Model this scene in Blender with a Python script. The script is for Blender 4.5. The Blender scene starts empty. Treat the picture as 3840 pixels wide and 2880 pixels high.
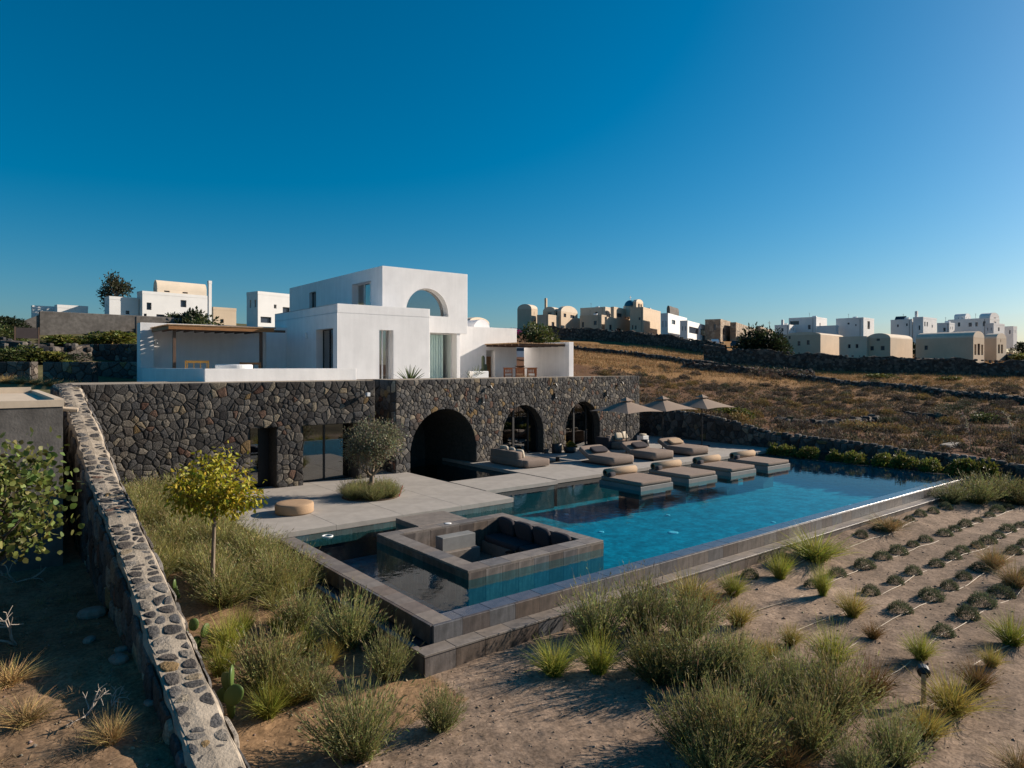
import bpy, math, random
import numpy as np
from mathutils import Vector, Matrix

# ------------------------------------------------------------------ camera, sky, sun, exposure
scene = bpy.context.scene
COL = scene.collection
CAM_H, FOC, YHOR = 4.3, 2560.0, 1374.0
HEAD = math.radians(51.5)
CA, SA = math.cos(HEAD), math.sin(HEAD)
cam = bpy.data.cameras.new('camera')
cam.lens, cam.sensor_width, cam.shift_y = 24.0, 36.0, -(1440.0 - YHOR) / 3840.0
cam.clip_start, cam.clip_end = 0.1, 20000
cam_o = bpy.data.objects.new('camera', cam)
COL.objects.link(cam_o)
cam_o.location = (0, 0, CAM_H)
cam_o.rotation_euler = (math.radians(90), 0, -math.radians(38.5))
scene.camera = cam_o

SUN_EL, SUN_AZ = math.radians(23), math.radians(-15)      # azimuth from +X towards -Y
world = bpy.data.worlds.new('World'); scene.world = world; world.use_nodes = True
wn = world.node_tree.nodes; wl = world.node_tree.links; wn.clear()
sky = wn.new('ShaderNodeTexSky'); sky.sky_type = 'NISHITA'; sky.sun_disc = False
sky.sun_elevation = SUN_EL; sky.sun_rotation = math.pi / 2 - SUN_AZ
sky.altitude = 0; sky.air_density = 1.0; sky.dust_density = 0.9; sky.ozone_density = 6.0
hs = wn.new('ShaderNodeHueSaturation'); hs.inputs['Saturation'].default_value = 1.36; hs.inputs['Hue'].default_value = 0.484
bg = wn.new('ShaderNodeBackground'); bg.inputs['Strength'].default_value = 0.057
wo = wn.new('ShaderNodeOutputWorld')
wl.new(sky.outputs[0], hs.inputs['Color']); wl.new(hs.outputs[0], bg.inputs['Color']); wl.new(bg.outputs[0], wo.inputs['Surface'])
sl = bpy.data.lights.new('sun', 'SUN'); sl.energy = 5.0; sl.angle = math.radians(0.5); sl.color = (1.0, 0.875, 0.74)
so = bpy.data.objects.new('sun', sl); COL.objects.link(so)
sd = Vector((math.cos(SUN_EL) * math.cos(SUN_AZ), math.cos(SUN_EL) * math.sin(SUN_AZ), math.sin(SUN_EL)))
so.rotation_euler = sd.to_track_quat('Z', 'Y').to_euler(); so.location = sd * 60
scene.view_settings.view_transform = 'Standard'; scene.view_settings.look = 'None'
scene.view_settings.exposure = 0.74; scene.view_settings.gamma = 1.0
scene.view_settings.use_curve_mapping = False
scene.cycles.max_bounces = 8; scene.cycles.transparent_max_bounces = 12
scene.cycles.caustics_reflective = False; scene.cycles.caustics_refractive = False

# ------------------------------------------------------------------ surveying helpers
def ray(px, py=YHOR):
    l = (px - 1920) / FOC
    return CA + l * SA, SA - l * CA, -(py - YHOR) / FOC
def onZ(px, py, z):
    a, b, c = ray(px, py); t = (z - CAM_H) / c; return a * t, b * t
def at(px, d, py=None):
    a, b, c = ray(px, py if py is not None else YHOR); return a * d, b * d, CAM_H + c * d
def zat(py, d): return CAM_H - (py - YHOR) / FOC * d
rng = np.random.default_rng(7); R0 = random.Random(11)

# ------------------------------------------------------------------ scene-graph helpers
def tag(o, label=None, cat=None, group=None, kind=None):
    if label: o['label'] = label
    if cat: o['category'] = cat
    if group: o['group'] = group
    if kind: o['kind'] = kind
    return o
def thing(name, label, cat, loc=(0, 0, 0), rz=0.0, group=None):
    o = bpy.data.objects.new(name, None); COL.objects.link(o); o.empty_display_size = .1
    o.location = loc; o.rotation_euler = (0, 0, rz)
    return tag(o, label, cat, group)
def link(name, me, mat=None, parent=None):
    o = bpy.data.objects.new(name, me); COL.objects.link(o)
    if mat is not None and not me.materials: me.materials.append(mat)
    if parent is not None: o.parent = parent
    return o
KIDS = {}
def copy_tree(o, parent=None):
    c = o.copy(); COL.objects.link(c)
    if parent is not None: c.parent = parent
    for ch in o.children: copy_tree(ch, c)
    return c
ORD = ['first', 'second', 'third', 'fourth', 'fifth', 'sixth', 'seventh', 'eighth', 'ninth', 'tenth', 'eleventh', 'twelfth', 'thirteenth', 'fourteenth', 'fifteenth', 'sixteenth', 'seventeenth', 'eighteenth', 'nineteenth', 'twentieth']

def mesh_np(name, V, faces, col=None, smooth=False):
    """faces: int array (n,3) or (n,4) or list of these arrays"""
    me = bpy.data.meshes.new(name)
    V = np.asarray(V, np.float32)
    if not isinstance(faces, list): faces = [faces]
    faces = [np.asarray(f, np.int32) for f in faces if len(f)]
    nl = sum(f.size for f in faces); nf = sum(len(f) for f in faces)
    me.vertices.add(len(V)); me.vertices.foreach_set('co', V.ravel())
    me.loops.add(nl); me.polygons.add(nf)
    me.loops.foreach_set('vertex_index', np.concatenate([f.ravel() for f in faces]))
    tot = np.concatenate([np.full(len(f), f.shape[1], np.int32) for f in faces])
    st = np.concatenate([[0], np.cumsum(tot)[:-1]]).astype(np.int32)
    me.polygons.foreach_set('loop_start', st); me.polygons.foreach_set('loop_total', tot)
    if smooth: me.polygons.foreach_set('use_smooth', np.ones(nf, bool))
    me.update(calc_edges=True)
    if col is not None:
        at_ = me.color_attributes.new('Col', 'FLOAT_COLOR', 'POINT')
        c = np.ones((len(V), 4), np.float32); c[:, :3] = col
        at_.data.foreach_set('color', c.ravel())
    return me

class MB:
    def __init__(s): s.v = []; s.f = []; s.c = []
    def add(s, V, F, col=None):
        n = len(s.v); s.v += [tuple(p) for p in V]; s.f += [tuple(i + n for i in f) for f in F]
        if col is not None: s.c += [tuple(col)] * len(V)
        return s
    def quad(s, a, b, c, d): return s.add([a, b, c, d], [(0, 1, 2, 3)])
    def box(s, x0, x1, y0, y1, z0, z1, ch=0.0):
        if ch <= 0:
            V = [(x, y, z) for z in (z0, z1) for y in (y0, y1) for x in (x0, x1)]
            return s.add(V, [(0, 2, 3, 1), (4, 5, 7, 6), (0, 1, 5, 4), (2, 6, 7, 3), (0, 4, 6, 2), (1, 3, 7, 5)])
        # chamfered top edges
        V = [(x0, y0, z0), (x1, y0, z0), (x1, y1, z0), (x0, y1, z0),
             (x0, y0, z1 - ch), (x1, y0, z1 - ch), (x1, y1, z1 - ch), (x0, y1, z1 - ch),
             (x0 + ch, y0 + ch, z1), (x1 - ch, y0 + ch, z1), (x1 - ch, y1 - ch, z1), (x0 + ch, y1 - ch, z1)]
        F = [(0, 3, 2, 1), (8, 9, 10, 11)]
        for i in range(4):
            j = (i + 1) % 4
            F += [(i, j, 4 + j, 4 + i), (4 + i, 4 + j, 8 + j, 8 + i)]
        return s.add(V, F)
    def tube(s, pts, rad, n=8, cap=True):
        pts = [Vector(p) for p in pts]; m = len(pts)
        if not isinstance(rad, (list, tuple)): rad = [rad] * m
        V = []; up = Vector((0.13, 0.21, 0.97))
        for i, p in enumerate(pts):
            t = (pts[min(i + 1, m - 1)] - pts[max(i - 1, 0)]).normalized()
            a = t.cross(up)
            if a.length < .05: a = t.cross(Vector((1, 0, 0)))
            a.normalize(); b = t.cross(a)
            for k in range(n):
                th = 2 * math.pi * k / n; V.append(p + (a * math.cos(th) + b * math.sin(th)) * rad[i])
        F = []
        for i in range(m - 1):
            for k in range(n):
                k2 = (k + 1) % n; F.append((i * n + k, i * n + k2, (i + 1) * n + k2, (i + 1) * n + k))
        if cap: F += [tuple(range(n)), tuple(reversed(range((m - 1) * n, m * n)))]
        return s.add(V, F)
    def lathe(s, prof, c=(0, 0, 0), n=32):
        V = []; F = []; m = len(prof)
        for r, z in prof:
            for k in range(n):
                th = 2 * math.pi * k / n; V.append((c[0] + r * math.cos(th), c[1] + r * math.sin(th), c[2] + z))
        for i in range(m - 1):
            for k in range(n):
                k2 = (k + 1) % n; F.append((i * n + k, i * n + k2, (i + 1) * n + k2, (i + 1) * n + k))
        F += [tuple(reversed(range(n))), tuple(range((m - 1) * n, m * n))]
        return s.add(V, F)
    def cushion(s, c, size, e=.35, rz=0.0, rx=0.0, nu=20, nv=10, ry=0.0):
        M = Matrix.Translation(c) @ Matrix.Rotation(rz, 4, 'Z') @ Matrix.Rotation(ry, 4, 'Y') @ Matrix.Rotation(rx, 4, 'X')
        pw = lambda t: math.copysign(abs(t) ** e, t)
        V = []; F = []
        for j in range(nv + 1):
            ph = -math.pi / 2 + math.pi * j / nv
            for i in range(nu):
                th = 2 * math.pi * i / nu
                x = pw(math.cos(ph)) * pw(math.cos(th)); y = pw(math.cos(ph)) * pw(math.sin(th)); z = pw(math.sin(ph))
                V.append(M @ Vector((x * size[0] / 2, y * size[1] / 2, z * size[2] / 2)))
        for j in range(nv):
            for i in range(nu):
                i2 = (i + 1) % nu; F.append((j * nu + i, j * nu + i2, (j + 1) * nu + i2, (j + 1) * nu + i))
        return s.add(V, F)
    def mesh(s, name, smooth=False):
        me = bpy.data.meshes.new(name); me.from_pydata(s.v, [], s.f); me.update()
        if smooth: me.polygons.foreach_set('use_smooth', [True] * len(me.polygons))
        if s.c and len(s.c) == len(s.v):
            a = me.color_attributes.new('Col', 'FLOAT_COLOR', 'POINT')
            a.data.foreach_set('color', np.array([(*c[:3], 1) for c in s.c], np.float32).ravel())
        return me
    def build(s, name, mat, parent=None, smooth=False): return link(name, s.mesh(name, smooth), mat, parent)
def box(name, mat, parent, *a, ch=0.0): return MB().box(*a, ch=ch).build(name, mat, parent)

# ------------------------------------------------------------------ materials (all procedural)
def mk(name, col=(.5, .5, .5), rough=.8, var=.15, scale=4., bump=.15, bscale=40., spec=.3, attr=False, rand=None, streak=None, sv=.35, metal=0., stretch=(1, 1, 1), var2=0., scale2=.7, bevel=0.):
    m = bpy.data.materials.new(name); m.use_nodes = True; nt = m.node_tree; N, Lk = nt.nodes, nt.links
    b = N['Principled BSDF']; b.inputs['Roughness'].default_value = rough; b.inputs['Specular IOR Level'].default_value = spec; b.inputs['Metallic'].default_value = metal
    tc = N.new('ShaderNodeTexCoord'); mp = N.new('ShaderNodeMapping'); mp.inputs['Scale'].default_value = stretch
    Lk.new(tc.outputs['Object'], mp.inputs['Vector'])
    if attr: a = N.new('ShaderNodeAttribute'); a.attribute_name = 'Col'; c = a.outputs['Color']
    elif rand:
        oi = N.new('ShaderNodeObjectInfo'); cr = N.new('ShaderNodeValToRGB'); cr.color_ramp.interpolation = 'LINEAR'
        while len(cr.color_ramp.elements) < len(rand): cr.color_ramp.elements.new(.5)
        for i, rc in enumerate(rand):
            cr.color_ramp.elements[i].position = i / (len(rand) - 1); cr.color_ramp.elements[i].color = (*rc, 1)
        Lk.new(oi.outputs['Random'], cr.inputs['Fac']); c = cr.outputs['Color']
    else: r = N.new('ShaderNodeRGB'); r.outputs[0].default_value = (*col, 1); c = r.outputs[0]
    def mul(c, sc, v, det=6, vec=mp.outputs[0]):
        n = N.new('ShaderNodeTexNoise'); n.inputs['Scale'].default_value = sc; n.inputs['Detail'].default_value = det; n.inputs['Roughness'].default_value = .62
        Lk.new(vec, n.inputs['Vector'])
        r = N.new('ShaderNodeMapRange'); r.inputs['From Min'].default_value = .3; r.inputs['From Max'].default_value = .7
        r.inputs['To Min'].default_value = 1 - v; r.inputs['To Max'].default_value = 1 + v
        Lk.new(n.outputs['Fac'], r.inputs['Value'])
        x = N.new('ShaderNodeMix'); x.data_type = 'RGBA'; x.blend_type = 'MULTIPLY'; x.inputs['Factor'].default_value = 1
        Lk.new(c, x.inputs['A']); Lk.new(r.outputs[0], x.inputs['B']); return x.outputs['Result']
    if var: c = mul(c, scale, var)
    if var2: c = mul(c, scale2, var2, 3)
    if streak:
        mp2 = N.new('ShaderNodeMapping'); mp2.inputs['Scale'].default_value = streak; Lk.new(tc.outputs['Object'], mp2.inputs['Vector'])
        c = mul(c, 3.0, sv, 5, mp2.outputs[0])
    Lk.new(c, b.inputs['Base Color'])
    if bump:
        n = N.new('ShaderNodeTexNoise'); n.inputs['Scale'].default_value = bscale; n.inputs['Detail'].default_value = 5; Lk.new(mp.outputs[0], n.inputs['Vector'])
        bp = N.new('ShaderNodeBump'); bp.inputs['Strength'].default_value = bump; bp.inputs['Distance'].default_value = .02
        Lk.new(n.outputs['Fac'], bp.inputs['Height']); Lk.new(bp.outputs[0], b.inputs['Normal'])
        if bevel: bv = N.new('ShaderNodeBevel'); bv.samples = 4; bv.inputs['Radius'].default_value = bevel; Lk.new(bv.outputs[0], bp.inputs['Normal'])
    return m
def leafmat(name, trans=.3, rough=.55, tint=(1, 1, 1)):
    m = bpy.data.materials.new(name); m.use_nodes = True; N, Lk = m.node_tree.nodes, m.node_tree.links
    b = N['Principled BSDF']; b.inputs['Roughness'].default_value = rough; b.inputs['Specular IOR Level'].default_value = .25
    a = N.new('ShaderNodeAttribute'); a.attribute_name = 'Col'
    oi = N.new('ShaderNodeObjectInfo'); mr = N.new('ShaderNodeMapRange'); mr.inputs['To Min'].default_value = .82; mr.inputs['To Max'].default_value = 1.18
    Lk.new(oi.outputs['Random'], mr.inputs['Value'])
    x = N.new('ShaderNodeMix'); x.data_type = 'RGBA'; x.blend_type = 'MULTIPLY'; x.inputs['Factor'].default_value = 1
    Lk.new(a.outputs['Color'], x.inputs['A']); Lk.new(mr.outputs[0], x.inputs['B'])
    t = N.new('ShaderNodeBsdfTranslucent'); mx = N.new('ShaderNodeMixShader'); mx.inputs[0].default_value = trans
    Lk.new(x.outputs['Result'], b.inputs['Base Color']); Lk.new(x.outputs['Result'], t.inputs['Color'])
    Lk.new(b.outputs[0], mx.inputs[1]); Lk.new(t.outputs[0], mx.inputs[2]); Lk.new(mx.outputs[0], N['Material Output'].inputs['Surface'])
    return m
def clear(name, tint, gloss_min=.0, gmax=1., ior=1.33, rough=.02, bump=0., bscale=3., btall=.02):
    m = bpy.data.materials.new(name); m.use_nodes = True; N, Lk = m.node_tree.nodes, m.node_tree.links; N.remove(N['Principled BSDF'])
    ge = N.new('ShaderNodeNewGeometry'); dt = N.new('ShaderNodeVectorMath'); dt.operation = 'DOT_PRODUCT'   # Schlick, same from both sides
    ab = N.new('ShaderNodeMath'); ab.operation = 'ABSOLUTE'; iv = N.new('ShaderNodeMath'); iv.operation = 'SUBTRACT'; iv.inputs[0].default_value = 1; iv.use_clamp = True
    pw = N.new('ShaderNodeMath'); pw.operation = 'POWER'; pw.inputs[1].default_value = 5; f0 = ((ior - 1) / (ior + 1)) ** 2
    fr = N.new('ShaderNodeMapRange'); fr.inputs['To Min'].default_value = max(f0, gloss_min); fr.inputs['To Max'].default_value = gmax
    Lk.new(ge.outputs['Incoming'], dt.inputs[0]); Lk.new(ge.outputs['Normal'], dt.inputs[1]); Lk.new(dt.outputs['Value'], ab.inputs[0]); Lk.new(ab.outputs[0], iv.inputs[1]); Lk.new(iv.outputs[0], pw.inputs[0]); Lk.new(pw.outputs[0], fr.inputs['Value'])
    tr = N.new('ShaderNodeBsdfTransparent'); tr.inputs['Color'].default_value = (*tint, 1)
    gl = N.new('ShaderNodeBsdfGlossy'); gl.inputs['Roughness'].default_value = rough; gl.inputs['Color'].default_value = (1, 1, 1, 1)
    mx = N.new('ShaderNodeMixShader'); fac = fr.outputs[0]
    if bump:
        tc = N.new('ShaderNodeTexCoord'); n = N.new('ShaderNodeTexNoise'); n.inputs['Scale'].default_value = bscale; n.inputs['Detail'].default_value = 3
        bp = N.new('ShaderNodeBump'); bp.inputs['Strength'].default_value = bump; bp.inputs['Distance'].default_value = btall
        Lk.new(tc.outputs['Object'], n.inputs['Vector']); Lk.new(n.outputs['Fac'], bp.inputs['Height'])
        Lk.new(bp.outputs[0], dt.inputs[1]); Lk.new(bp.outputs[0], gl.inputs['Normal'])
    Lk.new(fac, mx.inputs[0]); Lk.new(tr.outputs[0], mx.inputs[1]); Lk.new(gl.outputs[0], mx.inputs[2]); Lk.new(mx.outputs[0], N['Material Output'].inputs['Surface'])
    return m
M = {}
M['white'] = mk('white_stucco', (.82, .80, .78), .9, .04, 1.6, .16, 14, .15, var2=.05, scale2=.35, streak=(1.1, 1.1, .12), sv=.05, bevel=.05)
M['white_far'] = mk('white_plaster_far', (.72, .71, .69), .9, .06, .5, .05, 4, .15)
M['beige_far'] = mk('beige_plaster', (.54, .43, .315), .9, .08, .5, .05, 4, .15)
M['cream_far'] = mk('cream_plaster', (.62, .525, .41), .9, .07, .5, .05, 4, .15)
M['grey_plaster'] = mk('grey_plaster', (.125, .115, .105), .9, .30, 3, .3, 22, .15, var2=.25, scale2=.8)
M['roof_cement'] = mk('cement_roof', (.55, .45, .34), .9, .1, 2, .1, 20, .1)
M['stone'] = mk('lava_stone', attr=True, rough=.92, var=.5, scale=19, bump=1., bscale=30, spec=.12)
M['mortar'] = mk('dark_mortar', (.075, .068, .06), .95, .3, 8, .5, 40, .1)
M['mortar_pale'] = mk('pale_mortar', (.31, .262, .205), .95, .28, 5, .6, 30, .1, var2=.2, scale2=1.5)
def rubble_mat(name, cols, sc, joint=.035):
    m = bpy.data.materials.new(name); m.use_nodes = True; N, Lk = m.node_tree.nodes, m.node_tree.links; b = N['Principled BSDF']; b.inputs['Roughness'].default_value = .95; b.inputs['Specular IOR Level'].default_value = .1
    tc = N.new('ShaderNodeTexCoord'); nz = N.new('ShaderNodeTexNoise'); nz.inputs['Scale'].default_value = 1.5; mixv = N.new('ShaderNodeMix'); mixv.data_type = 'VECTOR'; mixv.inputs['Factor'].default_value = .12
    Lk.new(tc.outputs['Object'], nz.inputs['Vector']); Lk.new(tc.outputs['Object'], mixv.inputs['A']); Lk.new(nz.outputs['Color'], mixv.inputs['B'])
    v1 = N.new('ShaderNodeTexVoronoi'); v2 = N.new('ShaderNodeTexVoronoi'); v2.feature = 'DISTANCE_TO_EDGE'
    for v in (v1, v2): v.inputs['Scale'].default_value = sc; Lk.new(mixv.outputs['Result'], v.inputs['Vector'])
    sp = N.new('ShaderNodeSeparateColor'); Lk.new(v1.outputs['Color'], sp.inputs[0]); cr = N.new('ShaderNodeValToRGB'); cr.color_ramp.interpolation = 'CONSTANT'
    while len(cr.color_ramp.elements) < len(cols): cr.color_ramp.elements.new(.5)
    for i, c in enumerate(cols): cr.color_ramp.elements[i].position = i / len(cols); cr.color_ramp.elements[i].color = (*c, 1)
    Lk.new(sp.outputs[0], cr.inputs['Fac']); mr = N.new('ShaderNodeMapRange'); mr.inputs['From Max'].default_value = joint * sc / 3; mr.inputs['To Min'].default_value = .3; Lk.new(v2.outputs['Distance'], mr.inputs['Value'])
    x = N.new('ShaderNodeMix'); x.data_type = 'RGBA'; x.blend_type = 'MULTIPLY'; x.inputs['Factor'].default_value = 1; Lk.new(cr.outputs[0], x.inputs['A']); Lk.new(mr.outputs[0], x.inputs['B']); Lk.new(x.outputs['Result'], b.inputs['Base Color'])
    bp = N.new('ShaderNodeBump'); bp.inputs['Strength'].default_value = 1; bp.inputs['Distance'].default_value = .12; Lk.new(mr.outputs[0], bp.inputs['Height']); Lk.new(bp.outputs[0], b.inputs['Normal']); return m
M['field_stone'] = rubble_mat('field_stone_wall', [(.06, .05, .044), (.095, .08, .068), (.13, .108, .09), (.075, .06, .05), (.16, .135, .11), (.085, .074, .066)], 3.0)
M['rubble'] = rubble_mat('beige_rubble', [(.30, .24, .18), (.38, .31, .24), (.25, .20, .155), (.42, .35, .27), (.33, .25, .18)], 1.6)
M['concrete'] = mk('terrace_concrete', (.335, .305, .27), .75, .12, 2.5, .08, 60, .25, var2=.08, scale2=.5)
M['tile'] = mk('rusty_slate_tile', rough=.55, rand=[(.078, .060, .050), (.105, .085, .073), (.135, .112, .097), (.10, .093, .09), (.085, .085, .09), (.07, .052, .043), (.12, .09, .068)], var=.32, scale=5, bump=.12, bscale=30, spec=.4, streak=(5, 5, .6))
M['tile_top'] = mk('grey_slate_tile', rough=.5, rand=[(.14, .115, .098), (.19, .16, .135), (.165, .15, .138), (.21, .172, .138), (.125, .115, .11), (.155, .12, .095)], var=.25, scale=4, bump=.12, bscale=30, spec=.4)
M['tile_wet'] = mk('wet_slate_tile', rough=.16, rand=[(.07, .065, .075), (.09, .08, .085), (.065, .07, .085), (.10, .08, .075)], var=.25, scale=4, bump=.06, bscale=8, spec=.6)
M['basin'] = mk('pool_tile', (.004, .185, .215), .6, .5, 2.2, 0, 1, .3, var2=.35, scale2=7)  # mottling painted into the floor colour for the dappled caustic light
M['basin_dark'] = mk('pool_wall_tile', (.03, .05, .055), .6, .3, 4, 0, 1, .3)
M['water'] = clear('pool_water', (.33, .78, .88), gmax=.6, ior=1.33, rough=.015, bump=.22, bscale=4.2, btall=.015)
M['glass'] = clear('window_glass', (.45, .50, .50), gloss_min=.35, ior=1.5, rough=.01)
M['glass_clear'] = clear('clear_glass', (.85, .93, .92), gloss_min=.06, ior=1.5, rough=.01)
M['glass_dark'] = clear('dark_door_glass', (.30, .34, .34), gloss_min=.22, ior=1.5, rough=.01)
M['black'] = mk('black_metal', (.018, .018, .02), .45, .1, 5, 0, 1, .4)
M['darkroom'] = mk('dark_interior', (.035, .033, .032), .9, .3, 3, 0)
M['wood'] = mk('brown_timber', (.27, .125, .045), .6, .25, 2, .15, 30, .3, stretch=(1, 8, 8))
M['wood_dark'] = mk('dark_timber', (.11, .07, .05), .65, .25, 3, .15, 30, .25, stretch=(6, 6, 1))
M['cane'] = mk('cane_roof', (.36, .24, .14), .8, .3, 6, .3, 40, .15)
M['wood_yellow'] = mk('yellow_timber', (.52, .27, .06), .55, .15, 4, .1, 30, .3)
M['wood_red'] = mk('reddish_timber', (.30, .105, .04), .55, .2, 4, .1, 30, .3)
M['fabric'] = mk('taupe_fabric', (.245, .19, .155), .95, .07, 30, .25, 160, .1, var2=.06, scale2=2)
M['fabric_light'] = mk('sand_fabric', (.40, .29, .195), .95, .07, 30, .25, 160, .1)
M['fabric_dark'] = mk('charcoal_fabric', (.055, .05, .055), .95, .08, 30, .25, 160, .1)
M['fabric_pale'] = mk('cream_fabric', (.55, .48, .38), .95, .06, 30, .2, 160, .1)
M['canopy'] = mk('taupe_canopy', (.27, .205, .16), .9, .06, 8, .1, 120, .1)
M['ottoman'] = mk('camel_fabric', (.36, .245, .155), .95, .06, 25, .2, 150, .1)
M['platform'] = mk('grey_cement', (.19, .19, .183), .7, .12, 4, .08, 40, .25)
M['curtain'] = mk('sheer_curtain', (.78, .86, .82), .9, .05, 5, 0)
M['bark_shaded'] = mk('shaded_fig_bark', (.085, .07, .055), .9, .3, 10, .6, 40, .1)  # darker copy of the bark, painting in the fig trunk's shade
M['bark'] = mk('tree_bark', (.22, .17, .125), .9, .3, 10, .6, 40, .1, stretch=(1, 1, .3))
M['twig'] = mk('dry_twig', (.36, .31, .26), .9, .25, 10, .3, 40, .1)
M['hose'] = mk('irrigation_hose', (.34, .26, .175), .6, .1, 5, 0, 1, .3)
M['leaf'] = leafmat('foliage'); M['leafdry'] = leafmat('dry_foliage', .15, .8)
M['leafthick'] = leafmat('succulent', .05, .45)
M['pot'] = mk('black_pot', (.03, .028, .027), .5, .2, 5, .05, 30, .4)
M['soil'] = mk('planter_soil', (.10, .07, .045), .95, .3, 8, .8, 25, .1)
M['rock'] = mk('grey_rock', (.25, .22, .19), .9, .3, 4, .6, 15, .15)
M['paint_white'] = mk('white_paint', (.75, .75, .74), .35, .03, 3, 0, 1, .5)
M['paint_dark'] = mk('dark_paint', (.03, .035, .05), .3, .03, 3, 0, 1, .5)
M['dome'] = mk('blue_dome', (.012, .13, .20), .5, .1, 1, .05, 5, .3)
M['sign'] = mk('dark_sign', (.045, .035, .035), .6, .15, 3, 0, 1, .3)
M['lampglass'] = mk('frosted_glass', (.6, .6, .58), .3, 0, 1, 0, 1, .5)
M['solar'] = mk('solar_panel', (.03, .04, .06), .2, .05, 3, 0, 1, .5)
# ------------------------------------------------------------------ terrain
def sm(a, b, x): t = np.clip((x - a) / (b - a), 0, 1); return t * t * (3 - 2 * t)
_w = [(rng.uniform(-1, 1, 2), rng.uniform(0, 6.28)) for _ in range(40)]
def wav(x, y, f, k0=0, n=8):
    s = 0
    for i in range(n):
        (a, b), p = _w[(k0 + i) % 40]; q = math.hypot(a, b) + .2
        s = s + np.sin((a * x + b * y) / q * f * (1 + .35 * i) + p) / (1 + .3 * i)
    return s / 3.0
PXC = [-3000, 0, 420, 700, 1500, 2080, 2420, 3000, 3840, 6000]
DEP = [0, 28, 34, 45, 60, 75, 90, 105, 120, 150, 180, 220, 300, 600, 3000, 9000]
TAB = np.array([
    [3.0, 3.3, 3.8, 5.2, 6.9, 8.6, 10.0, 10.8, 11.2, 11.6, 12, 12, 12, 12, 10, -60],
    [3.0, 3.3, 3.8, 5.2, 6.9, 8.6, 10.0, 10.8, 11.2, 11.6, 12, 12, 12, 12, 10, -60],
    [3.1, 3.1, 3.2, 4.5, 6.9, 8.8, 10.2, 11.2, 11.6, 12, 12, 12, 12, 12, 10, -60],
    [3.3, 3.3, 3.3, 3.4, 5.5, 8.0, 9.8, 11.0, 11.6, 12, 12.5, 13, 13, 13, 10, -60],
    [3.3, 3.3, 3.3, 3.3, 4.6, 6.5, 8.2, 9.8, 11., 12.2, 13, 13.5, 14, 14, 10, -60],
    [3.3, 3.3, 3.3, 3.3, 3.0, 4.2, 5.3, 6.3, 7.4, 10.0, 13., 14, 14, 14, 10, -60],
    [1.1, 1.2, 1.2, 1.3, 1.8, 2.6, 3.6, 4.8, 6.2, 9.3, 11.8, 13, 13.5, 13, 10, -60],
    [.3, .35, .45, .35, .5, 1.2, 2.1, 3.1, 5.2, 7.6, 9.6, 11, 12, 12, 9, -60],
    [.1, .1, .15, .3, .9, 1.5, 2.1, 2.9, 4.8, 6.3, 7.3, 8.5, 9, 9, 6, -60],
    [.1, .1, .15, .3, .6, 1.2, 1.8, 2.5, 3.5, 4.5, 5.3, 6, 7, 7, 6, -60]])
def far_h(x, y):
    d = x * CA + y * SA; r = x * SA - y * CA
    rad = np.hypot(x, y); dd = np.where(d > .25 * rad, d, .25 * rad)
    px = np.clip(1920 + FOC * np.where(d > 1, r / np.maximum(d, 1e-3), np.sign(r) * 4), PXC[0], PXC[-1])
    px = np.where(d <= 1, np.where(r > 0, PXC[-1], PXC[0]), px)
    i = np.clip(np.searchsorted(PXC, px) - 1, 0, len(PXC) - 2); P_ = np.array(PXC)
    u = (px - P_[i]) / (P_[i + 1] - P_[i])
    Dp = np.array(DEP); j = np.clip(np.searchsorted(Dp, dd) - 1, 0, len(Dp) - 2); v = np.clip((dd - Dp[j]) / (Dp[j + 1] - Dp[j]), 0, 1)
    return (TAB[i, j] * (1 - u) + TAB[i + 1, j] * u) * (1 - v) + (TAB[i, j + 1] * (1 - u) + TAB[i + 1, j + 1] * u) * v
def fac_y(x): return np.where(x < 13.4, 24.05, 24.35 + .13 * (x - 13.4))
def ground_h(x, y):
    x = np.asarray(x, float); y = np.asarray(y, float)
    g = -.78 + .2 * sm(12, 18, x) * sm(8.3, 9.7, y)
    gl = np.interp(y, [-50, 0, 8, 12, 14.5, 17.5, 21, 24, 30], [-1, -.95, -.86, -.74, -.45, -.25, .12, .35, .5])
    g = np.where(y > 7, g + (gl - g) * (1 - sm(5.2, 6.6, x)) * sm(7, 9, y), g)
    go = np.interp(y, [-50, 0, 7, 8.5, 11.4, 13, 15, 19, 24, 28], [-1.0, -.95, -.45, -.2, .1, .08, .1, .45, 2.0, 3.2])
    wl_ = 1 - sm(1.9, 2.3, x)
    g = g * (1 - wl_) + go * wl_
    near_amp = .028
    g = g + near_amp * wav(x, y, 1.7) + .014 * wav(x, y, 5.5, 9) + .013 * wav(x, y, 13, 17) * (np.hypot(x, y) < 30) + .008 * wav(x, y, 27, 25) * (np.hypot(x, y) < 16)
    f = far_h(x, y)
    d = np.hypot(x, y)
    f = f + np.clip((d - 25) / 60, 0, 1) * (.22 * wav(x, y, .16, 3) + .12 * wav(x, y, .5, 12) + .06 * wav(x, y, 1.6, 21)) * (d < 400)
    back = np.where(x < 30.8, 5.2, 2.0)
    w = np.maximum(sm(33.2, 33.9, x), np.where(x > 2.35, sm(0, .6, y - fac_y(x) - back) * (x < 33.9), sm(22, 29, y)))
    w = np.maximum(w, sm(40, 60, np.where(y < -20, -y, 0)))
    h = g * (1 - w) + f * w
    cut = sm(6.05, 6.2, x) * (1 - sm(32.6, 33.0, x)) * sm(9.88, 10.0, y) * (1 - sm(-.3, .0, y - fac_y(x) - back))
    return h * (1 - cut) + cut * -3.2
def gh(x, y): return float(ground_h(np.array([x]), np.array([y]))[0])

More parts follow.
